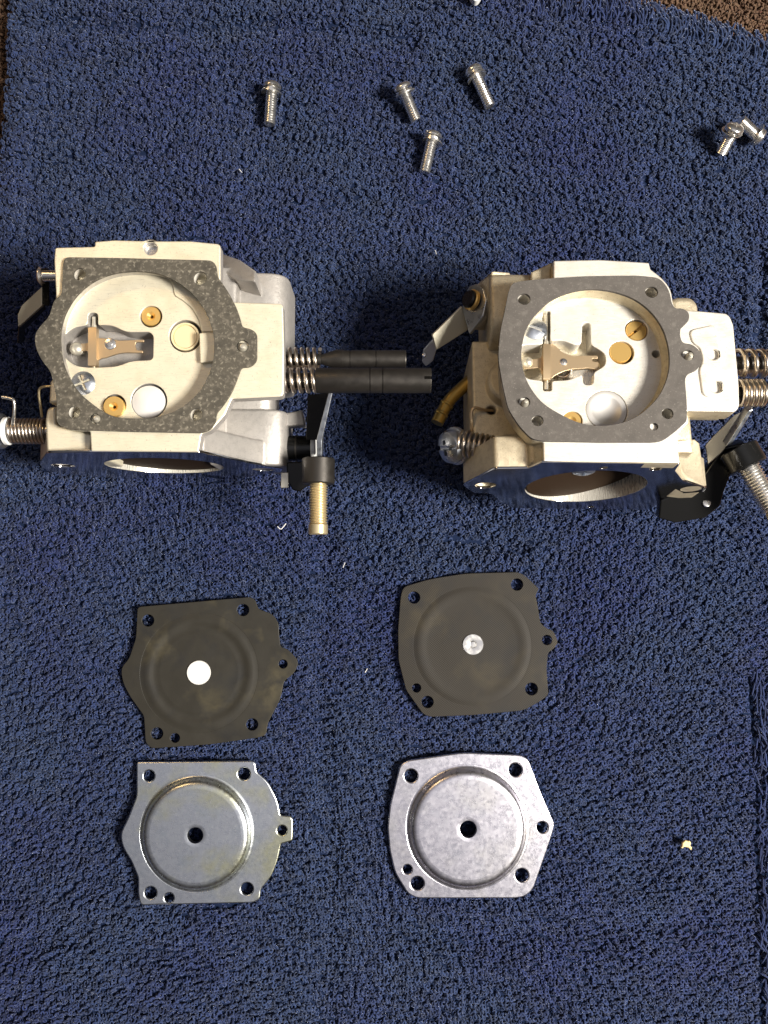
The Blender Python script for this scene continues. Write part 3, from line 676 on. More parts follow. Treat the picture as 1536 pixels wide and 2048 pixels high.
# retaining screw of the lever pin
v = FL.p(164, 765, zF + .06); mt_ = Matrix.Translation(v) @ Matrix.Rotation(R_(24), 4, 'Z')
obj('retaining_screw', cut(lathe([(0, 0), (.14, -.012), (.24, -.05), (.29, -.11), (.29, -.2), (0, -.2)], 36, mt_, cap=False), cross_cut(mt_, .06, .17, .07)), M['zincscrew'], CL)
def lever(F, T, z, body, fold, fork, pin, ball, rivet, pinr=.05):
    A = []
    A.append((extrude([outl(F, z, body, 3)] + [hole(F, z, *fork)] if fork else [outl(F, z, body, 3)], z - .05, z, .008), M['bronze']))
    L = obj('metering_lever', A[0][0], M['bronze'], T)
    a = F.p(fold[0], fold[1], z + .06); b = F.p(fold[2], fold[3], z + .06)
    obj('lever_sleeve', box(-fold[4], fold[4], -.11, .05, 0, (b - a).length, .02, basis(a, b)[0]), M['bronze'], L)
    a = F.p(*pin[0], z - .02); b = F.p(*pin[1], z - .02); obj('pivot_pin', rod(a, b, pinr, .01), M['pin'], T)
    v = F.p(ball[0], ball[1], z); Rb = F.rad(ball[0], ball[1], z, ball[2])
    obj('needle_knob', lathe([(0, .06), (Rb * .5, .045), (Rb * .87, 0), (Rb, -.06), (Rb * .87, -.12), (Rb * .6, -.15), (Rb * .6, -.3), (0, -.3)], 28, Matrix.Translation((v.x, v.y, z + .02)), cap=False), M['pin'], L)
    v = F.p(rivet[0], rivet[1], z); Rb = F.rad(rivet[0], rivet[1], z, rivet[2])
    obj('dimple', lathe([(0, .05), (Rb * .45, .045), (Rb * .5, .02), (Rb * .9, .012), (Rb, 0), (0, 0)], 28, Matrix.Translation((v.x, v.y, z)), cap=False), M['steel'], L)
    return L
zl = zF - .12
lever(FL, CL, zl, [(153, 688, 4), (176, 686), (176, 676), (206, 676, 4), (214, 677, 8), (226, 679, 8), (240, 681), (288, 679, 3), (288, 684, 2), (272, 684, 2), (270, 690, 3), (273, 700, 2), (286, 701, 2), (286, 706, 3), (250, 705), (232, 708, 8), (210, 716, 8), (204, 716), (176, 732, 1), (176, 702), (155, 702, 4)],
      (186, 655, 186, 733, .085), None, ((189, 634), (187, 790)), (152, 697, 14), (220, 688, 12))
obj('coil_spring', helix(FL.p(222, 698, zP), FL.p(222, 698, zl - .05), .13, .02, 4), M['spring'], CL)
# throttle disc inside the bore, its shaft and screw
dc = Vector((bore_c[0], YF + .16, zc))
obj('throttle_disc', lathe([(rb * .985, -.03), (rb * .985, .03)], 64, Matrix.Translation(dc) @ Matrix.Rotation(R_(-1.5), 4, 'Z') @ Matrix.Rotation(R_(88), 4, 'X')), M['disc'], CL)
obj('bore_liner', lathe([(rb - .006, 0), (rb - .006, 2.2)], 96, Matrix.Translation((bore_c[0], YF + .012, zc)) @ Matrix.Rotation(R_(-90), 4, 'X'), 60, cap=False), M['bore'], CL)
# two mixture screws with springs
def mix_screw(F, T, x0, x1, x2, py, z, r, rs, turns, wire, grooves, cone=False, slot=True):
    a = F.p(x0, py, z); b = F.p(x1, py, z); c = F.p(x2, py, z)
    yy = a.y; b.y = yy; c.y = yy
    m, L = basis(b, c)
    pr = [(r * .6, -.02), (r * .96, 0), (r, .02)]
    if cone: pr = [(r * .45, -.35), (r * .45, -.02), (r * 1.05, .35), (r * 1.05, .5), (r, .51)]
    for g in grooves: gx_ = L * g; pr += [(r, gx_ - .012), (r * .93, gx_ - .008), (r * .93, gx_ + .008), (r, gx_ + .012)]
    pr += [(r, L - .02), (r * .95, L)]
    me = lathe(pr, 40, m, 25)
    if slot: me = cut(me, [box(c.x - .15, c.x + .1, yy - .03, yy + .03, z - .4, z + .4, .002)])
    S = obj('mixture_screw', me, M['black'], T)
    obj('shank', rod(a - Vector((.25, 0, 0)), b + Vector((.02, 0, 0)), r * .62), M['black'], S)
    obj('spring', helix(a + Vector((-.02, 0, 0)), b - Vector((.0, 0, 0)), rs, wire, turns), M['spring'], S)
mix_screw(FL, CL, 569, 632, 862, 761, 4.05, .262, .225, 4.6, .045, [.47, .58])
mix_screw(FL, CL, 569, 640, 812, 719, 3.45, .20, .225, 6, .042, [.35, .65], cone=True, slot=False)
# choke lever on the left
def lev_plate(T, pts, t=.09, name='choke_lever', m='steel', par=None): return obj(name, slab(pts, t, .012), M[m], par or T)
a = FL.p(108, 552, 3.9); b = FL.p(86, 549, 3.9); b.y = a.y
cl_ = obj('choke_shaft', rod(a + Vector((.5, 0, 0)), b, .12), M['steel'], CL)
b2 = FL.p(79, 549, 3.9); b2.y = a.y; obj('shaft_head', rod(b, b2, .2, .04), M['steel'], cl_)
arm = lev_plate(CL, onplane(FL, [(84, 573), (84, 611), (36, 654), (35, 630), (43, 611)], (60, 615, 3.3), (-.25, -.15, .95)), .07, 'choke_lever', 'levplate')
obj('lever_web', slab([FL.p(97, 540, 3.95), FL.p(99, 612, 3.3), FL.p(84, 612, 3.33), FL.p(84, 540, 3.98)], .08), M['blackgloss'], arm)
obj('lever_tip', slab([FL.p(38, 640, 2.9), FL.p(84, 610, 3.3), FL.p(92, 618, 3.1), FL.p(50, 655, 2.6), FL.p(48, 690, 2.2), FL.p(35, 690, 2.2)], .07), M['blackgloss'], arm)
# idle spring and screw at the lower left, spring wire hook
a = FL.p(92, 862, 3.55); b = FL.p(24, 864, 3.55); b.y = a.y
obj('idle_spring', helix(b, a, .25, .032, 9.5), M['spring'], CL)
s = obj('idle_screw', rod(b - Vector((.9, 0, 0)), a + Vector((.2, 0, 0)), .15), M['steel'], CL)
obj('screw_head', cut(lathe([(.15, 0), (.36, .02), (.38, .06), (.38, .3), (.33, .36), (0, .4)], 36, basis(b - Vector((.16, 0, 0)), b - Vector((1, 0, 0)))[0]), []), M['zincscrew'], s)
obj('nylon_washer', rod(b - Vector((.15, 0, 0)), b - Vector((.04, 0, 0)), .30, .02), M['white'], s)
obj('spring_hook', tube(bez([FL.p(113, 773, 4.1), FL.p(92, 773, 4.1), FL.p(80, 777, 4.05), FL.p(78, 790, 4.0), FL.p(81, 812, 3.9), FL.p(84, 834, 3.75)], 6), .026), M['goldbolt'], CL)
obj('spring_end', tube(bez([FL.p(4, 794, 4.0), FL.p(20, 797, 4.0), FL.p(28, 803, 4.0), FL.p(28, 830, 3.9), FL.p(24, 862, 3.7)], 6), .035), M['steel'], CL)
# throttle side, lower right
a = FL.p(570, 897, 1.9); b = FL.p(625, 897, 1.9); b.y = a.y
sh = obj('throttle_shaft', join([(rod(a - Vector((.6, 0, 0)), b, .30), M['blackgloss']), (rod(a + Vector((.25, 0, 0)), a + Vector((.29, 0, 0)), .31, .005), M['black'])]), None, CL)
b3 = b + Vector((.09, 0, 0)); obj('nylon_washer', rod(b + Vector((-.02, 0, 0)), b3, .36, .02), M['white'], sh)
obj('stop_lug', slab([FL.p(560, 828, 2.2), FL.p(604, 820, 2.2), FL.p(610, 850, 2.2), FL.p(560, 852, 2.2)], .4, .03), M['cast_l'], CL)
lv = obj('throttle_lever', join([(slab([FL.p(657, 786, 3.3), FL.p(665, 786, 3.3), FL.p(644, 880, 2.9), FL.p(643, 920, 2.7), FL.p(634, 920, 2.7), FL.p(633, 880, 2.9)], .5, .015), M['zincscrew']),
    (slab([FL.p(652, 786, 2.7), FL.p(660, 786, 2.7), FL.p(640, 880, 2.4), FL.p(612, 880, 2.3), FL.p(615, 790, 2.6)], .08, .01), M['blackgloss'])]), None, CL)
c0 = FL.p(637, 917, 2.9); c1 = Vector((c0.x, FL.p(640, 968, 2.9).y, c0.z))
sw = obj('cable_swivel', rod(c0, c1, .36, .02, 40), M['black'], CL)
c2 = Vector((c0.x, FL.p(640, 1048, 2.9).y, c0.z)); c3 = Vector((c0.x, FL.p(640, 1069, 2.9).y, c0.z))
obj('threaded_stud', threaded(c1 - Vector((0, -.05, 0)), c2, .205, .056, .034), M['goldbolt'], sw)
obj('stud_collar', rod(c2, c3, .215, .02), M['goldbolt'], sw)
obj('swivel_arm', slab([FL.p(573, 925, 2.2), FL.p(640, 922, 2.3), FL.p(640, 966, 2.2), FL.p(610, 975, 2.1), FL.p(600, 984, 2.1), FL.p(585, 980, 2.1), FL.p(573, 960, 2.2)], .25, .03), M['blackgloss'], sw)
obj('stop_tab', slab([FL.p(562, 945, 2.25), FL.p(577, 945, 2.25), FL.p(577, 976, 2.2), FL.p(561, 976, 2.2)], .12, .015), M['pin'], CL)

# ================================================================== RIGHT CARBURETTOR
FR = Frame(G.p(1200, 810, 0), (R_(-9.0), R_(0), 0))
CR = thing('carburetor', 'pale sand textured carburettor with plain grey gasket and a brass elbow on its left', 'carburettor', FR, 'two opened carburettors on the towel')
zT, zF, zP = 4.4, 4.04, 3.62
gas_out = [(1017, 582, 10), (1024, 566, 14), (1050, 561, 14), (1107, 556), (1180, 552), (1273, 551), (1319, 555, 14), (1338, 578, 16), (1344, 607, 8), (1350, 617, 5), (1364, 616, 10), (1378, 624, 10), (1379, 640, 10), (1368, 651, 6), (1361, 657, 5), (1360, 672, 6), (1365, 686, 6), (1384, 688, 10),
           (1402, 703, 12), (1404, 722, 10), (1396, 739, 10), (1376, 747, 8), (1370, 758, 6), (1374, 809), (1374, 842, 6), (1352, 862), (1328, 880, 8), (1310, 884), (1200, 884), (1085, 882, 8), (1062, 877, 8), (1039, 853, 10), (1016, 818, 12), (1005, 770, 14), (996, 717, 14), (1000, 664, 14), (1009, 623)]
cham = [(1042, 708), (1046, 680), (1053, 657), (1065, 636), (1080, 620), (1100, 601), (1124, 589), (1155, 580), (1187, 577), (1228, 582), (1270, 597), (1303, 623), (1327, 657), (1339, 700), (1339, 740), (1329, 773), (1312, 801), (1280, 830), (1249, 845), (1207, 853), (1166, 849), (1124, 831), (1082, 805), (1057, 770), (1045, 738)]
bolts = [(1048, 598, 13), (1303, 584, 13), (1335, 827, 12), (1075, 841, 12)]
ch_b = [(1034, 708), (1040, 665), (1058, 628), (1090, 598), (1124, 584), (1155, 576), (1187, 574), (1228, 579), (1270, 594), (1305, 620), (1330, 655), (1342, 700), (1342, 742), (1331, 777), (1313, 806), (1282, 836), (1249, 852), (1205, 862), (1160, 858), (1110, 838), (1070, 808), (1046, 770)]
mlo = [(1107, 521, 2), (1200, 519), (1298, 525, 3), (1301, 538, 3), (1325, 556, 14), (1342, 578, 14), (1346, 606, 6), (1352, 619), (1390, 621, 4), (1458, 627, 12), (1467, 650), (1478, 770), (1479, 812), (1472, 823, 10), (1374, 822, 3), (1378, 845, 4), (1356, 866, 4), (1357, 900), (1360, 926, 3), (1087, 922, 3), (1086, 884, 3),
       (1063, 880, 8), (1036, 853, 10), (1014, 818, 12), (1003, 770), (1000, 720), (1004, 664), (1012, 620), (1020, 575), (1060, 562), (1107, 557, 2)]
items = []
hb = [hole(FR, zT, *b) for b in bolts] + [hole(FR, zT, 1424, 708, 13), hole(FR, zT, 1430, 772, 14)]
items.append((extrude([outl(FR, zT, mlo, 5), outl(FR, zT, ch_b, 30)] + hb, zF - .02, zT, .03), M['mach_r'], M['cast_r']))
# sloping chamber wall: a ring from the upper opening to a slightly smaller floor
up = outl(FR, zT - .03, ch_b, 30); cc = sum(up, Vector((0, 0))) / len(up)
vs = []; fs = []
for q in up:
    dv = (q - cc); 
    for kf, zz in ((1.002, zT - .03), (.99, zT - .2), (.965, zF + .07), (.94, zF + .004)): w = cc + dv * kf; vs.append((w.x, w.y, zz))
nu = len(up)
for i in range(nu):
    for j in range(3): fs.append((i * 4 + j, i * 4 + j + 1, ((i + 1) % nu) * 4 + j + 1, ((i + 1) % nu) * 4 + j))
wl = bpy.data.meshes.new('w'); wl.from_pydata(vs, [], fs); items.append((smooth(wl, 60), M['cast_r']))
pocket = [(1181, 645, 8), (1182, 690, 6), (1196, 697, 10), (1211, 708, 16), (1212, 730, 14), (1196, 740, 10), (1188, 745, 6), (1187, 770, 8), (1166, 770, 8), (1165, 748, 6), (1140, 760, 10), (1104, 762, 4), (1104, 782, 4), (1086, 782, 4), (1086, 762, 4), (1050, 757, 10), (1040, 720, 10), (1042, 690, 8), (1086, 688, 4), (1084, 622, 3), (1101, 622, 3), (1101, 682, 4), (1125, 680, 16), (1150, 690, 10), (1163, 688, 6), (1165, 645, 8)]
seats = [(1273, 660, 23), (1243, 705, 25), (1213, 820, 42), (1145, 841, 20), (1312, 708, 8)]
items.append((extrude([outl(FR, zF, [(q[0] * .985 + 18, q[1] * .985 + 10) for q in mlo], 4), outl(FR, zF, pocket[::1], 5)] + [hole(FR, zF, *s) for s in seats[:5]], zP - .02, zF, .012), M['mach_r']))
items.append((extrude([outl(FR, zP, [(q[0] * .96 + 49, q[1] * .96 + 28) for q in mlo], 4)], 2.9, zP, .03), M['cast_r']))
# choke shaft boss (rounded, along x), flat left ledge, front left lug
def xboss(F, px0, px1, pya, pyb, z, zlow, ra, rb_, m):
    x0 = F.p(px0, (pya + pyb) / 2, z).x; x1 = F.p(px1, (pya + pyb) / 2, z).x; ya = F.p(px0, pya, z - .5).y; yb = F.p(px0, pyb, z).y
    return extrude([fillet([(ya, zlow, .1), (ya, z, ra), (yb, z, rb_), (yb, zlow, .1)], .1)], x0, x1, .08, 'x')
items.append((xboss(FR, 982, 1120, 690, 542, 3.95, 1.6, .95, .25, 0), M['cast_r']))
items.append((slab([FR.p(986, 542, 3.9), FR.p(982, 600, 3.75), FR.p(970, 640, 3.3), FR.p(948, 660, 2.9), FR.p(935, 640, 2.8), FR.p(950, 570, 3.3)], .5, .05), M['cast_r']))
items.append((slab([FR.p(1062, 544, 4.1), FR.p(1105, 524, 4.1), FR.p(1105, 575, 4.1), FR.p(1062, 575, 4.1)], .9, .03), M['cast_r']))
lg = [(944, 682, 4), (1060, 682), (1080, 880, 3), (1010, 880), (947, 868, 6)]
hz = 3.15
items.append((extrude([outl(FR, hz, lg, 4), hole(FR, hz, 983, 820, 9)], 1.0, hz, .04), M['cast_r']))
items.append((extrude([fillet([(px_x(FR, 941, 720, FR.p(941, 720, 2).y), .9), (px_x(FR, 1040, 720, FR.p(941, 720, 2).y), .9), (px_x(FR, 1040, 720, FR.p(941, 720, 2).y), 1.2), (px_x(FR, 941, 720, FR.p(941, 720, 2).y), 1.2)], .02)], FR.p(941, 860, 2).y, FR.p(941, 700, 2).y, .02, 'y'), M['cast_r']))
v = FR.p(1030, 742, 4.0); items.append((lathe([(.5, 3.0), (.5, 3.5), (.44, 3.56), (.0, 3.56)], 40, Matrix.Translation((v.x, v.y, 0)), cap=False), M['cast_r']))
items.append((extrude([outl(FR, 3.75, [(988, 870, 16), (1050, 862, 6), (1086, 884, 2), (1086, 930, 3), (1058, 937, 3), (990, 936, 4), (984, 915, 6)], 4)], 1.6, 3.75, .12), M['cast_r']))
items.append((extrude([outl(FR, 4.1, [(1058, 888, 4), (1090, 880, 2), (1090, 924, 2), (1078, 928, 3), (1060, 928, 3)], 3)], 3.0, 4.1, .05), M['cast_r']))
# front face
YF = FR.p(1220, 925, zT).y
fr = [(926, 971, 6), (990, 938, 6), (1058, 937, 4), (1087, 923, 3), (1360, 928, 3), (1350, 942, 5), (1366, 962, 14), (1414, 976, 6), (1408, 984, 8), (1350, 988, 10), (1320, 1006, 10), (1296, 1020, 8), (1030, 1016, 8), (1000, 1004), (982, 987, 10), (948, 986, 8)]
vx_ = FR.on(1172, 973, 1, YF).x; v = FR.on(1172, 1004, 1, YF); v.x = vx_; w = FR.on(1172, 941, 1, YF); rb = (FR.on(1291, 975, 1, YF) - FR.on(1053, 975, 1, YF)).length / 2
print('RIGHT bore r', rb, 'bottom z', v.z, 'top z', w.z, 'flange bottom z', FR.on(1172, 1018, 1, YF).z, 'ear z', FR.on(926, 971, 1, YF).z, FR.on(1414, 976, 1, YF).z, 'YF', YF)
rb = min(rb, (zT - .4 - v.z) / 2); zc = v.z + rb; bore_c = (v.x, zc)
eh = [FR.on(971, 971, 1, YF), FR.on(1383, 978, 1, YF)]
sm_ = [(*FR.on(1208, 936, 1, YF).xz, .085), (*FR.on(1312, 938, 1, YF).xz, .13), (*FR.on(1182, 1014, 1, YF).xz, .08)]
hl = [circ(bore_c, rb, 64)] + [circ((q.x, q.z), .23, 28) for q in eh] + [circ((q[0], q[1]), q[2], 16) for q in sm_]
items.append((extrude([clampz(front_poly(FR, YF, fr), zT - .012)] + hl, YF, YF + .05, .008, 'y'), M['mirror']))
items.append((extrude([clampz(front_poly(FR, YF, fr), zT - .15)] + [circ(bore_c, rb + .004, 64)] + [circ((q.x, q.z), .235, 28) for q in eh] + [circ((q[0], q[1]), q[2] + .003, 16) for q in sm_], YF + .045, YF + .7, .03, 'y'), M['cast_r']))
YB = FR.p(1200, 522, zT).y
xa = px_x(FR, 1040, 900, YF); xb = px_x(FR, 1352, 900, YF)
zbt = FR.on(1172, 1012, 1, YF).z
items.append((extrude([fillet([(xa, zbt, .5), (xb, zbt, .5), (xb, 3.0, .1), (xa, 3.0, .1)], .1)], YF + 1.7, YB - .05, .05, 'y'), M['cast_r']))
items.append((extrude([circ(bore_c, rb + .07, 64), circ(bore_c, rb + .005, 64)], YF + .6, YF + 1.75, .01, 'y'), M['cast_r']))
pa_, pn_ = plane3(FR.on(1414, 975, 1, YF), FR.on(1366, 966, 1, YF), FR.p(1380, 880, 3.7))
items.append((slope_block(onplane(FR, [(1350, 880), (1392, 876), (1402, 884), (1409, 930), (1414, 974), (1367, 967), (1362, 945), (1352, 930)], pa_, pn_), 1.1, .1), M['cast_r']))
items.append((boss(FR, 1330, 1382, 905, 830, 3.7, 2.5, .12, 0), M['cast_r']))
items.append((extrude([outl(FR, 3.95, [(1340, 600, 6), (1352, 592, 8), (1384, 592, 12), (1398, 607, 12), (1398, 640), (1340, 640)], 6)], 2.4, 3.95, .12), M['cast_r']))
items.append((slab([FR.p(1372, 822, 3.95), FR.p(1470, 822, 3.95), FR.p(1468, 720, 3.95), FR.p(1372, 720, 3.95)], .55, .08), M['cast_r']))
items.append((extrude([outl(FR, zT + .03, [(1378, 660, 10), (1432, 648, 12), (1440, 700), (1447, 790, 12), (1425, 797, 12), (1405, 790, 12), (1398, 740, 6), (1406, 720), (1400, 696, 6), (1384, 684, 6)], 8), hole(FR, zT + .03, 1426, 708, 12), hole(FR, zT + .03, 1432, 773, 13)], zT - .05, zT + .035, .03), M['mach_r']))
body_R = obj('body', join(items), None, CR)
for (px, py, r) in ((1423.5, 708, 17), (1429.5, 772, 18)): obj('recessed_plug', disk_on(FR, px, py, r, zT - .25, zT - .035), M['mach_r'], CR)
obj('gasket', extrude([outl(FR, zT + .07, gas_out, 8), outl(FR, zT + .07, cham, 26)] + [hole(FR, zT + .07, b[0], b[1], b[2] - .5) for b in bolts] + [hole(FR, zT + .07, 1049, 804, 11), hole(FR, zT + .07, 1376, 710, 11), hole(FR, zT + .07, 1308, 853, 8)], zT + .003, zT + .073, .008), M['gasket_r'], CR)
for b in bolts: obj('screw_hole', join([(disk_on(FR, b[0], b[1], b[2] - 2, zT - .75, zT - .7), M['dark']), (lathe([(FR.rad(b[0], b[1], zT, b[2]) - .002 - .012 * (i % 2), zT - .04 - i * .035) for i in range(20)], 28, Matrix.Translation((*pt2(FR, b[0], b[1], zT), 0)), 20, cap=False), M['mach_r'])]), None, CR)  # threads modelled; the black bottom disc is painted shade
for (px, py, r) in ((1052, 802, 8), (1382, 708, 8)):
    obj('locating_pin', disk_on(FR, px, py, r, zT - .2, zT + .22, [(0, 1.0), (.4, .98), (.75, .9), (.95, .75), (1, .6), (1, 0)]), M['pin'], CR)
jet(FR, CR, 1273, 661, 21, zF - .03, zP, slot=True)
jet(FR, CR, 1144, 841, 19, zF - .02, zP)
v = FR.p(1241, 704, zF); R = FR.rad(1241, 704, zF, 22)
obj('brass_plug', lathe([(0, zF + .01), (R * .94, zF + .01), (R, zF - .01), (R, zP)], 40, Matrix.Translation((v.x, v.y, 0)), cap=False), M['brass'], CR)
v = FR.p(1213, 820, zF); R = FR.rad(1213, 820, zF, 42)
obj('welch_plug', lathe([(0, zF - .075), (R * .3, zF - .066), (R * .55, zF - .04), (R * .68, zF - .005), (R * .74, zF + .005), (R * .95, zF), (R, zF - .03), (R, zP)], 56, Matrix.Translation((v.x, v.y, 0)), 40, cap=False), M['plugdome'], CR)
obj('vent_hole_shade', disk_on(FR, 1312, 708, 7, zF - .35, zF - .3), M['dark'], CR)  # dark disc set in the opening as painted shade
v = FR.p(1070, 655, zF + .06); mt_ = Matrix.Translation(v) @ Matrix.Rotation(R_(-20), 4, 'Z')
obj('retaining_screw', cut(lathe([(0, 0), (.14, -.012), (.24, -.05), (.28, -.11), (.28, -.2), (0, -.2)], 36, mt_, cap=False), [box(-.4, .4, -.03, .03, -.06, .2, .002, mt_)]), M['zincscrew'], CR)
zl = zF - .10
lever(FR, CR, zl, [(1046, 722, 4), (1080, 716), (1104, 686, 3), (1112, 692, 6), (1126, 706, 8), (1146, 712, 6), (1178, 711), (1196, 711, 3), (1196, 717, 2), (1185, 717, 2), (1185, 723, 2), (1197, 724, 2), (1197, 739, 3), (1176, 736), (1146, 738, 6), (1128, 742, 8), (1108, 752, 8), (1104, 757, 2), (1084, 750), (1080, 735), (1048, 738, 4)],
      (1093, 689, 1093, 761, .075), None, ((1092, 626), (1093, 780)), (1055, 724, 12), (1127, 724, 8))
obj('coil_spring', helix(FR.p(1126, 738, zP), FR.p(1126, 738, zl - .05), .17, .025, 4), M['spring'], CR)
dc = Vector((bore_c[0], YF + .30, zc))
dm = Matrix.Translation(dc) @ Matrix.Rotation(R_(10), 4, 'Z') @ Matrix.Rotation(R_(86), 4, 'X')
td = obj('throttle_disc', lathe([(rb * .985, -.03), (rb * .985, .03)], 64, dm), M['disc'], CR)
v = FR.on(1168, 949, 1, YF + .17); mt_ = Matrix.Translation(v) @ Matrix.Rotation(R_(86), 4, 'X')
obj('disc_screw', cut(lathe([(0, 0), (.15, -.02), (.24, -.06), (.27, -.12), (.27, -.2), (0, -.2)], 32, mt_, cap=False), cross_cut(mt_, .06, .17, .07)), M['zincscrew'], td)
obj('bore_liner', lathe([(rb - .006, 0), (rb - .006, 2.2)], 96, Matrix.Translation((bore_c[0], YF + .012, zc)) @ Matrix.Rotation(R_(-90), 4, 'X'), 60, cap=False), M['bore'], CR)
mix_screw(FR, CR, 1478, 1560, 1700, 726, 3.9, .22, .26, 4.2, .055, [.5], slot=False)
mix_screw(FR, CR, 1480, 1524, 1680, 786, 3.9, .20, .25, 4.6, .05, [.5], slot=False)
# choke lever: pivot, flat arm, bent bright web, small end
zc_ = 3.2
lp = obj('choke_lever', slab(onplane(FR, [(952, 567), (966, 576), (973, 600), (966, 632), (938, 668), (930, 640), (924, 616), (928, 590), (938, 573)], (945, 600, 3.4), (-.66, -.1, .75)), .09, .02), M['zincscrew'], CR)
obj('lever_web', slab([FR.p(924, 612, 3.25), FR.p(937, 660, 2.9), FR.p(873, 700, 2.85), FR.p(865, 670, 3.1)], .07, .015), M['levplate'], lp)
obj('lever_end', slab([FR.p(868, 676, 2.98), FR.p(873, 698, 2.75), FR.p(866, 722, 2.4), FR.p(852, 733, 2.2), FR.p(843, 724, 2.3), FR.p(846, 700, 2.6)], .07, .02), M['zincscrew'], lp)
v = FR.p(848, 711, 2.5); obj('rivet', lathe([(0, .06), (.04, .05), (.05, 0)], 16, Matrix.Translation(v), cap=False), M['steel'], lp)
pa = FR.p(944, 600, 3.45); dn = Vector((-.8, 0, .6))
pv = obj('pivot_head', lathe([(0, .14), (.17, .14), (.2, .11), (.2, -.1)], 32, basis(pa, pa + dn)[0] @ Matrix.Scale(1.0, 4), cap=False), M['blackgloss'], lp)
obj('pivot_collar', rod(pa - dn * .05, pa + dn * .06, .23, .02), M['brass'], lp)
obj('return_wire', tube(bez([FR.p(985, 821, 3.0), FR.p(968, 820, 3.2), FR.p(950, 816, 3.3), FR.p(943, 824, 3.28), FR.p(943, 845, 3.2), FR.p(943, 866, 3.0)], 6), .036), M['bronze'], CR)
obj('spring_bore_shade', disk_on(FR, 983, 820, 8.5, hz - .3, hz - .28), M['dark'], CR)  # shade of the wire hole, painted on a small disc
# idle screw and spring lower left
a = FR.p(984, 898, 3.1); b = FR.p(920, 886, 2.9); d = (b - a).normalized()
obj('idle_spring', helix(a + d * -.02, b, .27, .035, 6.5), M['spring'], CR)
sc = obj('idle_screw', rod(a - d * .3, b + d * .2, .15), M['steel'], CR)
h0 = FR.p(905, 893, 2.8); dh = (Vector((-.82, -.32, .46))).normalized()
mh = basis(h0, h0 + dh)[0] @ Matrix.Rotation(R_(65), 4, 'Z')
obj('slotted_head', cut(lathe([(0, -.16), (.36, -.16), (.42, -.14), (.42, -.06), (.37, -.04), (.37, .06), (.34, .14), (.24, .20), (0, .23)], 44, mh, 30, cap=False), [box(-.6, .6, -.05, .05, .06, .5, .003, mh), box(-.05, .05, -.17, .17, .02, .5, .003, mh)]), M['zincscrew'], sc)
# brass elbow
pth = bez([FR.p(960, 745, 1.9), FR.p(930, 770, 1.9), FR.p(902, 797, 1.9), FR.p(886, 822, 1.9), FR.p(874, 846, 1.9)], 8)
el = obj('fuel_elbow', tube(pth, .15, 20), M['tube'], CR)
for i in (20, 26):
    q = pth[i]; tdir = (pth[i + 1] - pth[i - 1]).normalized(); obj('barb_ring', rod(q - tdir * .05, q + tdir * .05, .17, .03), M['tube'], el)
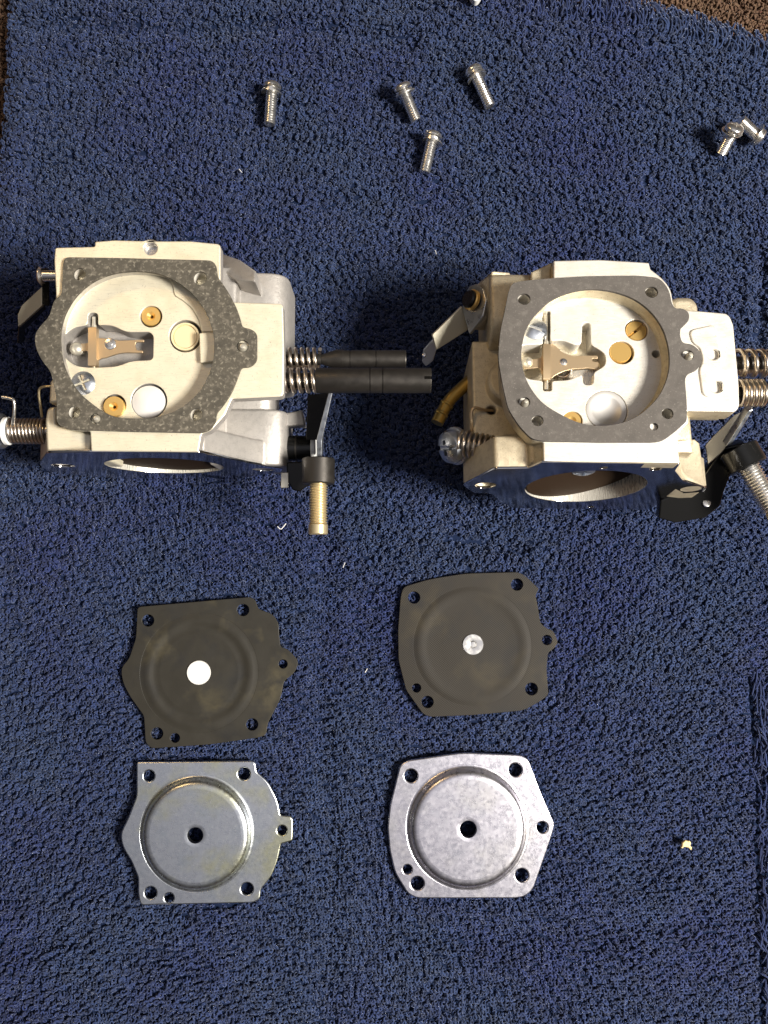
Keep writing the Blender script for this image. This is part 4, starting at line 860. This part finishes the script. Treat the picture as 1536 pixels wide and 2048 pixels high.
# throttle side at the right edge
lv = obj('throttle_lever', slab([FR.p(1468, 830, 2.9), FR.p(1506, 812, 3.1), FR.p(1500, 828, 3.05), FR.p(1445, 905, 2.4), FR.p(1415, 930, 2.2), FR.p(1410, 890, 2.3), FR.p(1430, 868, 2.5)], .1, .02), M['greysteel'], CR)
obj('lever_edge', slab([FR.p(1498, 822, 3.3), FR.p(1507, 818, 3.3), FR.p(1462, 892, 2.7), FR.p(1452, 892, 2.7)], .2, .015), M['zincscrew'], lv)
c0 = FR.p(1480, 905, 2.6); c1 = FR.p(1497, 935, 2.6); dd = (c1 - c0).normalized()
sw = obj('cable_swivel', rod(c0 - dd * .1, c1, .42, .03, 40), M['blackgloss'], CR)
obj('swivel_arm', slab([FR.p(1445, 895, 2.3), FR.p(1490, 885, 2.4), FR.p(1500, 930, 2.2), FR.p(1462, 955, 2.0), FR.p(1447, 985, 1.7), FR.p(1440, 1012, 1.5), FR.p(1410, 1035, 1.3), FR.p(1350, 1046, 1.2), FR.p(1318, 1038, 1.3), FR.p(1320, 1000, 1.5), FR.p(1400, 965, 1.9)], .3, .04), M['blackgloss'], sw)
c2 = c1 + dd * 1.05; obj('threaded_stud', threaded(c1 - dd * .02, c2, .245, .07, .04), M['steel'], sw)
obj('stud_tip', rod(c2, c2 + dd * .28, .2, .04, 6), M['goldbolt'], sw)
obj('rivet', lathe([(0, .05), (.09, .03), (.1, 0)], 20, Matrix.Translation(FR.p(1413, 1006, 1.55)), cap=False), M['steel'], sw)

# ------------------------------------------------------------------ crumb and lint
v = G.p(1372, 1689, .02)
cb = [(-.12, .06), (-.04, .13), (.02, .10), (.06, .12), (.10, .06), (.07, .0), (.12, -.05), (.09, -.12), (.03, -.05), (-.06, -.03), (-.15, -.07), (-.13, -.01)]
o = obj('crumb', extrude([fillet([(x, y) for x, y in cb], .02)], .0, .1, .03), M['crumb']); o.location = v
tag(o, 'small golden crumb lying right of the pointed cover plate', 'crumb')
def lint(pts, r, label):
    P = bez([G.p(x, y, .06) for x, y in pts], 5); o = P[0].copy(); ob = obj('lint_fibre', tube([q - o for q in P], r, 6), M['lint']); ob.location = o
    tag(ob, label, 'lint', 'white lint on the towel')
lint([(555, 1053), (562, 1058), (572, 1047)], .012, 'tick shaped white fibre left of the gold threaded stud')
lint([(478, 338), (484, 345)], .010, 'white speck of fibre high on the towel above the left carburettor')
lint([(730, 1345), (735, 1337)], .010, 'pale fibre between the two black diaphragms')
lint([(690, 1125), (686, 1135)], .009, 'pale fibre on the towel above and between the two diaphragms')
lint([(870, 500), (873, 508)], .008, 'tiny white fibre just above the gap between the carburettors')
lint([(358, 1347), (363, 1350)], .010, 'white speck on the smooth black diaphragm left of its disc')
# pale rounded edge of something beyond the towel's top
v = G.p(952, -12, .2); o = obj('white_tray', lathe([(0, 0), (.9, 0), (1.0, .05), (1.02, .25), (.96, .3), (.9, .1), (0, .06)], 48, None, cap=False), M['white']); w_ = G.p(952, 2, .35); o.location = (w_.x, w_.y + .8, .12)
o.scale = (.25, .8, 1)
tag(o, 'white rounded edge poking in at the top of the towel', 'tray')
